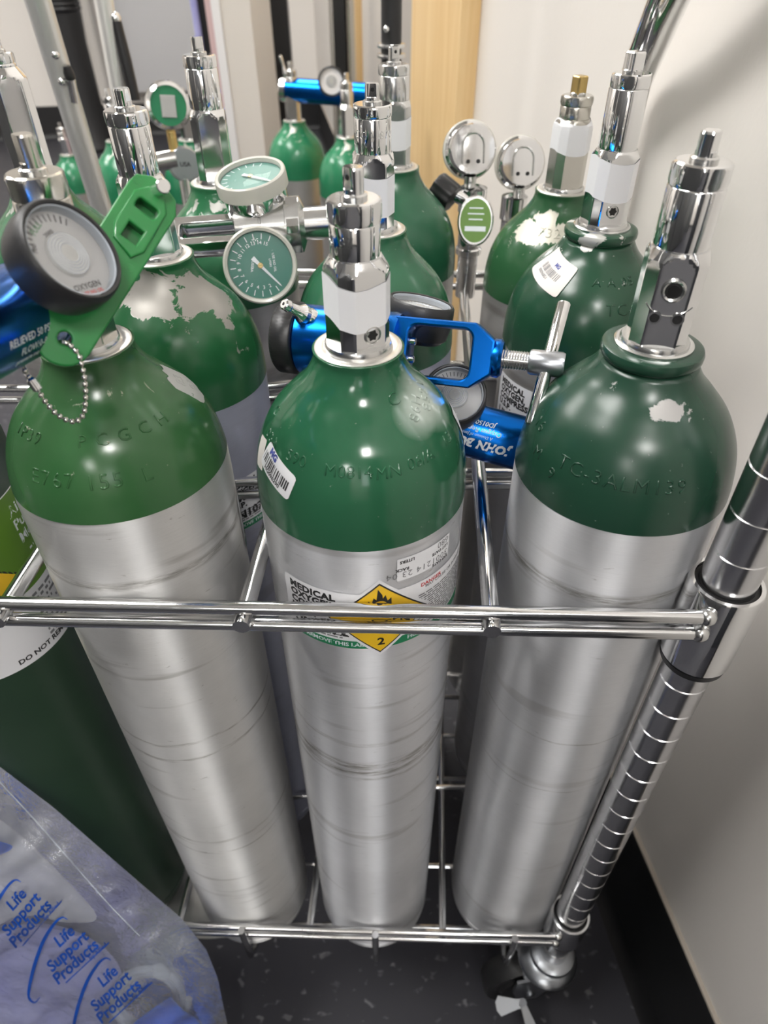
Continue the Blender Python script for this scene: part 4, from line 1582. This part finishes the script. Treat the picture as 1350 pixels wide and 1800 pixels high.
# blue regulator on the cylinder beyond the cart
f1 = FC[0].root.location
px1, px2 = at_depth(505, 158, 1.262), at_depth(655, 168, 1.235)
X = (px2 - px1).normalized()
RF = thing('oxygen_regulator', 'blue oxygen regulator with round pressure gauge on the far cylinder', 'regulator', px1)
lf = (px2 - px1).length
MB().lathe([(.018, 0), (.020, .002), (.020, lf), (.018, lf + .002)], 40, frame((0, 0, 0), z=X)).build('body', 'blue_anodised', RF)
MB().lathe([(.018, -.012), (.0195, -.010), (.0195, 0)], 40, frame((0, 0, 0), z=X)).build('flow_knob', 'chrome_dull', RF)
barb(RF, at_depth(508, 150, 1.25) - px1, (-.25, 0, 1), .048)
gc = at_depth(583, 143, 1.195)
make_gauge(RF, gc - px1, (CAM - gc).normalized() + Vector((.1, 0, 0)), UP, .0235, .022, 'boot', 30, dialm='paper_white')

# green backed gauge and a second disc gauge on the floor cylinders at the left
gq = at_depth(296, 186, .80)
GB = thing('pressure_gauge', 'chrome pressure gauge with green back and grey plate behind the left valves', 'gauge', gq)
n_ = ((CAM - gq).normalized() + Vector((.15, 0, 0))).normalized()
Mg = frame((0, 0, 0), z=n_, y=(.1, 0, 1))
MB().lathe([(.022, -.018), (.0255, -.016), (.0262, -.004), (.0245, 0), (.021, .001), (.0205, -.0015)], 48, Mg).build('case', 'chrome', GB)
MB().cyl(.0205, -.002, -.0008, 40, Mg).build('back_plate', 'label_green', GB)
MB().box(-.0085, .0085, -.012, .011, -.0008, .0012, Mg, .0005).build('plate', 'dial_grey', GB)
MB().tube([Mg @ Vector((0, -.024, -.008)), Mg @ Vector((.002, -.05, -.008))], .0055, 14).build('stem', 'brass', GB)
MB().lathe([(.017, -.012), (.020, -.010), (.020, -.002), (.018, 0)], 40, Mg @ Matrix.Translation((.012, -.062, -.002))).build('disc_gauge', 'zinc', GB)
g = text_geo('USA', .007, 0, .0002)
MB().add(g[0], g[1], Mg @ Matrix.Translation((.012, -.062, -.0015 + .0002))).build('disc_text', 'ink_black', GB, sharp=0)
MB().tube([Mg @ Vector((.010, -.078, -.008)), Mg @ Vector((.012, -.12, -.008))], .007, 14).build('lower_stem', 'chrome_dull', GB)
MB().tube([Mg @ Vector((.002, -.056, -.008)), Mg @ Vector((-.06, -.066, -.01))], .011, 16).build('side_body', 'chrome_dull', GB)


# ------------------------------------------------------------------ plastic bag in the lower left corner
EDGE = [(1140, -240), (1200, -170), (1290, -62), (1348, 0), (1420, 95), (1512, 200), (1615, 320), (1668, 362), (1720, 383), (1770, 393), (1810, 402), (1900, 418), (1990, 428)]


def edge_x(py):
    for (a, xa_), (b, xb) in zip(EDGE, EDGE[1:]):
        if py <= b:
            return xa_ + (xb - xa_) * (py - a) / (b - a)
    return EDGE[-1][1]


def bag_depth(px, py, back=False):
    d0 = .495 + (py - 1348) * (.145 / 460)
    e = max(edge_x(py) - px, 0) * .75
    tb = max(0, min(1, (1990 - py) / 120.0))
    bulge = (1 - math.exp(-e / 130.0)) * (.25 + .75 * tb)
    q = Vector((px / 110.0, py / 110.0, 3.0 if back else 0.0))
    w = noise.noise(q) * .006 + noise.noise(q * 2.6) * .003 + (abs(noise.noise(Vector((px / 70.0 + py / 55.0, px / 300.0 - py / 300.0, 5)))) - .2) * .006
    w += abs(noise.noise(q * 5.5)) * .0022
    w *= min(1, e / 30.0)
    return d0 + (.012 * bulge if back else -.045 * bulge) + w * (.5 if back else 1)


def bag():
    t = thing('plastic_bag', 'clear plastic bag printed with blue lettering in the lower left corner', 'bag', at_depth(120, 1985, .67))
    o = t.location
    rows, cols = 90, 70
    pys = [1140 + (1990 - 1140) * j / rows for j in range(rows + 1)]

    def sheet(back):
        vs_ = []
        for py in pys:
            xe = edge_x(py)
            for i in range(cols + 1):
                f = i / cols
                px = -300 + (xe + 300) * (1 - (1 - f) ** 1.5)
                vs_.append(at_depth(px, py, bag_depth(px, py, back)) - o)
        fs = []
        for j in range(rows):
            for i in range(cols):
                a = j * (cols + 1) + i
                q = (a, a + 1, a + cols + 2, a + cols + 1)
                fs.append(tuple(reversed(q)) if not back else q)
        return vs_, fs
    g = sheet(False)
    MB().add(*g).build('front_film', 'bag_film', t, sharp=0)
    g = sheet(True)
    MB().add(*g).build('back_film', 'bag_film', t, sharp=0)

    def on_bag(name, geo, mat, cx, cy, scale, ang, lift=.0008, **k):
        c, s_ = cos(ang), sin(ang)
        vs_ = []
        for x, y, h in geo[0]:
            u, v = x * scale, y * scale
            px, py = cx + u * c + v * s_, cy - (v * c - u * s_) * 1.0
            px, py = cx + u * c - v * s_, cy - (u * s_ + v * c)
            vs_.append(at_depth(px, py, bag_depth(px, py) - lift) - o)
        return MB().add(vs_, geo[1]).build(name, mat, t, sharp=0)
    # printed logos, repeated along the film
    for (cx, cy, an, sc) in ((42, 1602, 49, .86), (124, 1668, 43, .86), (200, 1738, 43, .84)):
        A = rad(an)
        for k, (s_, dx) in enumerate((('Life', 6), ('Support', -8), ('Products', -10))):
            off = (1 - k) * 27 * sc
            gx = cx + cos(A) * dx - sin(A) * off
            gy = cy - (sin(A) * dx + cos(A) * off)
            on_bag('print', text_geo(s_, 1.0, 0, .022, 'CENTER', 1.0, .15, 3), 'bag_print', gx, gy, 32 * sc, A)
        gx, gy = cx + cos(A) * 32 + sin(A) * 42 * sc, cy - (sin(A) * 32 - cos(A) * 42 * sc)
        on_bag('print', text_geo('by Allied', 1.0, 0, .005), 'bag_print', gx, gy, 13 * sc, A)
        ln_ = plate_geo([[(-52, -1), (52, -1), (52, 1), (-52, 1)]], 0)
        on_bag('print_line', ln_, 'bag_print', cx + cos(A) * 5 + sin(A) * 38, cy - (sin(A) * 5 - cos(A) * 38), 1.0, A)
        # swoosh left of the words
        sw = []
        pts = [(-26, -80), (-52, -60), (-72, -30), (-74, 0), (-66, 40), (-52, 78), (-36, 92), (-24, 84)]
        pts = [(a, b) for a, b in ((42, -74), (30, -78), (14, -66), (-8, -34), (-24, 4), (-36, 44), (-42, 82), (-30, 96), (-18, 86))]
        cc = catmull([(a, b, 0) for a, b in pts], 6)
        n = len(cc)
        L_, R_ = [], []
        for i, p in enumerate(cc):
            d = (cc[min(i + 1, n - 1)] - cc[max(i - 1, 0)]).normalized()
            w = .8 + 3.0 * sin(PI * i / (n - 1)) ** 1.2
            L_.append((p.x - d.y * w, p.y + d.x * w, 0))
            R_.append((p.x + d.y * w, p.y - d.x * w, 0))
        vs_ = [at_depth(cx - 46 * sc + x * sc * .95, cy + 12 + y * sc, bag_depth(cx - 46 * sc + x * sc * .95, cy + 12 + y * sc) - .0008) - o for x, y, _ in L_ + R_]
        fs = [(i, i + 1, n + i + 1, n + i) for i in range(n - 1)]
        MB().add(vs_, fs).build('print_swoosh', 'bag_print', t, sharp=0)
    # seam and folds
    sp = catmull([(-20, 1352, 0), (10, 1386, 0), (60, 1440, 0), (130, 1520, 0), (190, 1588, 0), (245, 1645, 0)], 8)
    MB().tube([at_depth(p.x, p.y, bag_depth(p.x, p.y) - .0006) - o for p in sp], .0005, 6).build('seam', 'clear_plastic', t)
    return t, on_bag


BAG, on_bag = bag()


def bag_item(name, label, cat, outline, d_in, thick, mat, n=26, crumple=.002):
    """a soft item inside the bag: cushion under the film"""
    cx = sum(p[0] for p in outline) / len(outline)
    cy = sum(p[1] for p in outline) / len(outline)
    ring = [(p.x, p.y) for p in catmull([(a, b, 0) for a, b in outline + outline[:1]], 6)][:-1]
    o = at_depth(cx, cy, bag_depth(cx, cy) + d_in)
    m = len(ring)
    ks = [.02, .2, .4, .6, .75, .87, .95, 1.0]
    vs_, fs = [], []
    for side in (0, 1):
        for q in ks:
            for (x, y) in ring:
                px, py = cx + (x - cx) * q, cy + (y - cy) * q
                prof = math.sqrt(max(1 - q ** 4, 0))
                w = noise.noise(Vector((px / 40.0, py / 40.0, 9))) * crumple
                d = bag_depth(px, py) + d_in + thick * .5 + (-.5 if side == 0 else .5) * thick * prof + w
                vs_.append(at_depth(px, py, d) - o)
    K = len(ks)
    for side in (0, 1):
        for a in range(K - 1):
            for i in range(m):
                j = (i + 1) % m
                b0 = side * K * m + a * m
                f = (b0 + i, b0 + j, b0 + m + j, b0 + m + i)
                fs.append(f if side else tuple(reversed(f)))
        fs.append(tuple(range(side * K * m, side * K * m + m)))
    ob = MB().add(vs_, fs).build(name, mat, None, sharp=50, loc=o)
    return tag(ob, label, cat)


bag_item('folded_mask_pack', 'lilac folded pack inside the clear plastic bag', 'pack', [(-220, 1640), (-60, 1652), (40, 1625), (120, 1632), (185, 1668), (215, 1720), (180, 1790), (190, 1880), (40, 1930), (-160, 1930), (-260, 1800)], .008, .03, 'lilac_cloth')
bag_item('inner_bag', 'milky inner bag folded in the upper part of the clear plastic bag', 'bag', [(-250, 1400), (-80, 1400), (20, 1455), (100, 1530), (170, 1610), (120, 1622), (40, 1610), (-60, 1640), (-240, 1600)], .010, .010, 'film_milky')
bag_item('blue_pouch', 'bright blue pouch corner inside the bag at the bottom edge', 'pouch', [(300, 1752), (322, 1775), (352, 1800), (360, 1850), (280, 1880), (215, 1850), (230, 1805), (265, 1775)], .002, .010, 'bag_blue', crumple=.0005)
bag_item('blue_card', 'bright blue card corner inside the bag at the left edge', 'card', [(-60, 1470), (-5, 1478), (22, 1488), (2, 1502), (-60, 1520)], .001, .003, 'bag_blue', crumple=.0003)
bag_item('light_blue_valve', 'pale blue plastic fitting in the bag beside the lettering', 'fitting', [(268, 1695), (285, 1692), (300, 1710), (292, 1724), (270, 1718)], .004, .010, 'clear_plastic', crumple=0)
pts = []
for k in range(70):
    a = k / 69 * 2.2 * 2 * PI
    px, py = 262 + (70 - k * .35) * cos(a), 1755 + (58 - k * .25) * sin(a)
    pts.append(at_depth(px, py, bag_depth(px, py) + .016 + .00012 * k))
o_ = pts[0].copy()
tb = MB().tube([p - o_ for p in pts], .0033, 10).build('oxygen_tubing', 'clear_plastic', None, loc=o_)
tag(tb, 'clear coiled tubing inside the bag near the bottom edge', 'tubing')


# ------------------------------------------------------------------ things further back
def pole(name, label, cat, a, b, r, mat, ext0=0.0, to_floor=True):
    """tube through two points, carried on down to the floor"""
    a, b = Vector(a), Vector(b)
    d = (b - a).normalized()
    top = a - d * ext0
    bot = a + d * ((0.0 - a.z) / d.z) if to_floor else b
    t = thing(name, label, cat, bot)
    MB().tube([top - bot, a - bot, b - bot, Vector((0, 0, 0))], r, 24).build('tube', mat, t)
    return t, bot


ta, bot = pole('aluminium_crutch', 'aluminium crutch tube with push button leaning behind the left valves', 'crutch', at_depth(66, 0, .62), at_depth(155, 289, .76), .0118, 'tube_alu', .35)
for (px, py, d) in ((97, 96, .652), (109, 143, .672)):
    p = at_depth(px, py, d)
    MB().ball(p - bot, .0042, 14, 8).build('push_button', 'chrome', ta)
p0, p1, p2 = at_depth(117, 116, .664), at_depth(124, 138, .672), at_depth(132, 178, .690)
MB().tube([p0 - bot, (p0 + p1) / 2 - bot, p1 - bot], [.0035, .0050, .0050], 14).build('black_tip', 'plastic_black', ta)
MB().tube([p1 - bot, p2 - bot], .0045, 14).build('spring_pin', 'chrome', ta)
tb_, bot = pole('aluminium_crutch', 'second aluminium crutch tube with black strap, right of the dark pole', 'crutch', at_depth(182, 0, .80), at_depth(209, 155, .86), .0112, 'tube_alu', .35)
s0, s1 = at_depth(203, 32, .81), at_depth(237, 176, .86)
MB().tube([s0 - bot, (s0 + s1) / 2 - bot, s1 - bot], [.006, .0075, .007], 12).build('strap', 'plastic_black', tb_)
MB().ball(s0 - bot, .0068, 14, 8).build('push_button', 'chrome', tb_)


def upright(name, label, cat, px0, px1, row, y, mat, z0=0.0, z1=1.25, depth=.04, part='panel'):
    """upright box whose front spans the given columns at that row and distance"""
    a, b = at_y(px0, row, y), at_y(px1, row, y)
    c = (a + b) / 2
    w = (b - a).length
    t = thing(name, label, cat, (c.x, y, z0))
    MB().box(-w / 2, w / 2, 0, depth, 0, z1 - z0, None, min(.004, w * .1)).build(part, mat, t)
    return t, w


# dark stand with ribbed grip by the back wall
pb = at_z(170, 262, 0.0)
st_ = thing('floor_stand', 'tall dark stand with ribbed grip by the back wall', 'stand', pb)
hh = 1.05
MB().lathe([(.11, 0), (.115, .02), (.10, .06), (.085, .2), (.082, .5), (.09, .62)], 40, None).build('foot', 'pole_dark', st_)
pr = [(.09, .62)]
for k in range(28):
    pr += [(.090, .63 + k * .02), (.096, .635 + k * .02), (.096, .645 + k * .02)]
pr += [(.08, 1.22)]
MB().lathe(pr, 40).build('ribbed_grip', 'plastic_black', st_, sharp=60)
# steel board on the back wall
sb_a, sb_b = at_y(226, 60, 4.55), at_y(352, 60, 4.55)
o_ = Vector(((sb_a.x + sb_b.x) / 2, 4.50, .24))
sb = thing('steel_board', 'brushed grey metal board standing against the back wall', 'board', o_)
Mr_ = Matrix.Rotation(ROOM_A, 4, 'Z')
MB().box(-.34, .24, 0, .03, 0, 1.9, Mr_, .004).build('panel', 'panel_steel', sb)
for x in (-.335, .225):
    MB().box(x, x + .012, -.006, .0, 0, 1.9, Mr_).build('edge_strip', 'frame_grey', sb)
# white panel standing on edge with pinkish side
wp, w = upright('foam_board', 'white board with pale pink edge standing behind the cylinders', 'board', 392, 452, 130, 1.95, 'panel_white', 0, 1.4, .35)
MB().box(-w / 2 - .022, -w / 2 - .0005, .004, .30, 0, 1.4, None, .003).build('pink_edge', 'panel_pink', wp)
MB().box(-w / 2 - .006, -w / 2 + .014, -.006, -.0005, 0, 1.4, None, .002).build('white_beading', 'white_sticker', wp)
bp_, w = upright('black_upright', 'black upright bar left of the white board', 'bar', 348, 384, 60, 2.35, 'plastic_black', 0, 1.4, .05, 'bar')
MB().tube([(-w / 2 - .006, -.01, 0), (-w / 2 + .004, -.01, .7), (-w / 2 - .004, -.01, 1.4)], .010, 10).build('cord', 'lilac_cloth', bp_)
# folded chair frame: tan pole, wheel, black frame with grey plate
fr_, w = upright('folded_walker', 'black folded walker with grey plate and round wheel right of the white board', 'walker', 478, 511, 90, 2.75, 'plastic_black', 0.0, 1.5, .04, 'upright_bar')
fo = fr_.location
a_, b_ = at_y(455, 40, 2.70), at_y(480, 90, 2.72)
MB().box(at_y(454, 90, 2.75).x - fo.x, at_y(479, 90, 2.75).x - fo.x, .01, .03, 0, 1.5).build('side_bar', 'pole_dark', fr_)
p_, q_ = at_y(463, 42, 2.74), at_y(480, 92, 2.74)
MB().box(p_.x - fo.x, q_.x - fo.x, -.006, .012, q_.z - .02, p_.z).build('grey_plate', 'grey_label', fr_)
wc = at_y(462, 155, 2.66)
MB().lathe([(.02, -.02), (.10, -.018), (.112, -.008), (.112, .008), (.10, .018), (.02, .02)], 40, frame(wc - fo, z=(1, -.25, 0))).build('wheel', 'grey_plastic', fr_)
p_ = at_y(449, 60, 2.55)
MB().tube([(p_.x - fo.x, p_.y - fo.y, 0), (p_.x - fo.x, p_.y - fo.y, 1.5)], .018, 16).build('tan_pole', 'nickel', fr_)
bk_, w = upright('black_pole', 'black pole with tan tube beside it, left of the narrow pine trim', 'pole', 586, 607, 60, 2.30, 'plastic_black', 0, 1.5, .04, 'bar')
MB().tube([(w / 2 + .012, .015, 0), (w / 2 + .012, .015, 1.5)], .013, 16).build('tube', 'nickel', bk_)
MB().tube([(-w / 2 - .004, .0, 0), (-w / 2 - .004, .0, 1.5)], .006, 12).build('edge_tube', 'chrome_dull', bk_)
# dark textured pole behind the rear middle valve
p_ = at_y(688, 60, .98)
dp = thing('grey_pole', 'dark textured grey pole rising behind the rearmost middle valve', 'pole', (p_.x, p_.y, 0))
MB().cyl(.0122, 0, 1.2, 24).build('pole_tube', 'pole_dark', dp)
for dz in (-.030, -.040):
    MB().lathe([(.0122, 0), (.0165, .001), (.0172, .003), (.0165, .005), (.0122, .006)], 28, Matrix.Translation((0, 0, at_y(688, 85, .98).z + dz + .03))).build('spring_ring', 'chrome_dull', dp)
p_ = at_y(679, 51, .965)
MB().ball(Vector((p_.x, p_.y, p_.z)) - dp.location, .0035, 12, 8).build('push_button', 'chrome', dp)
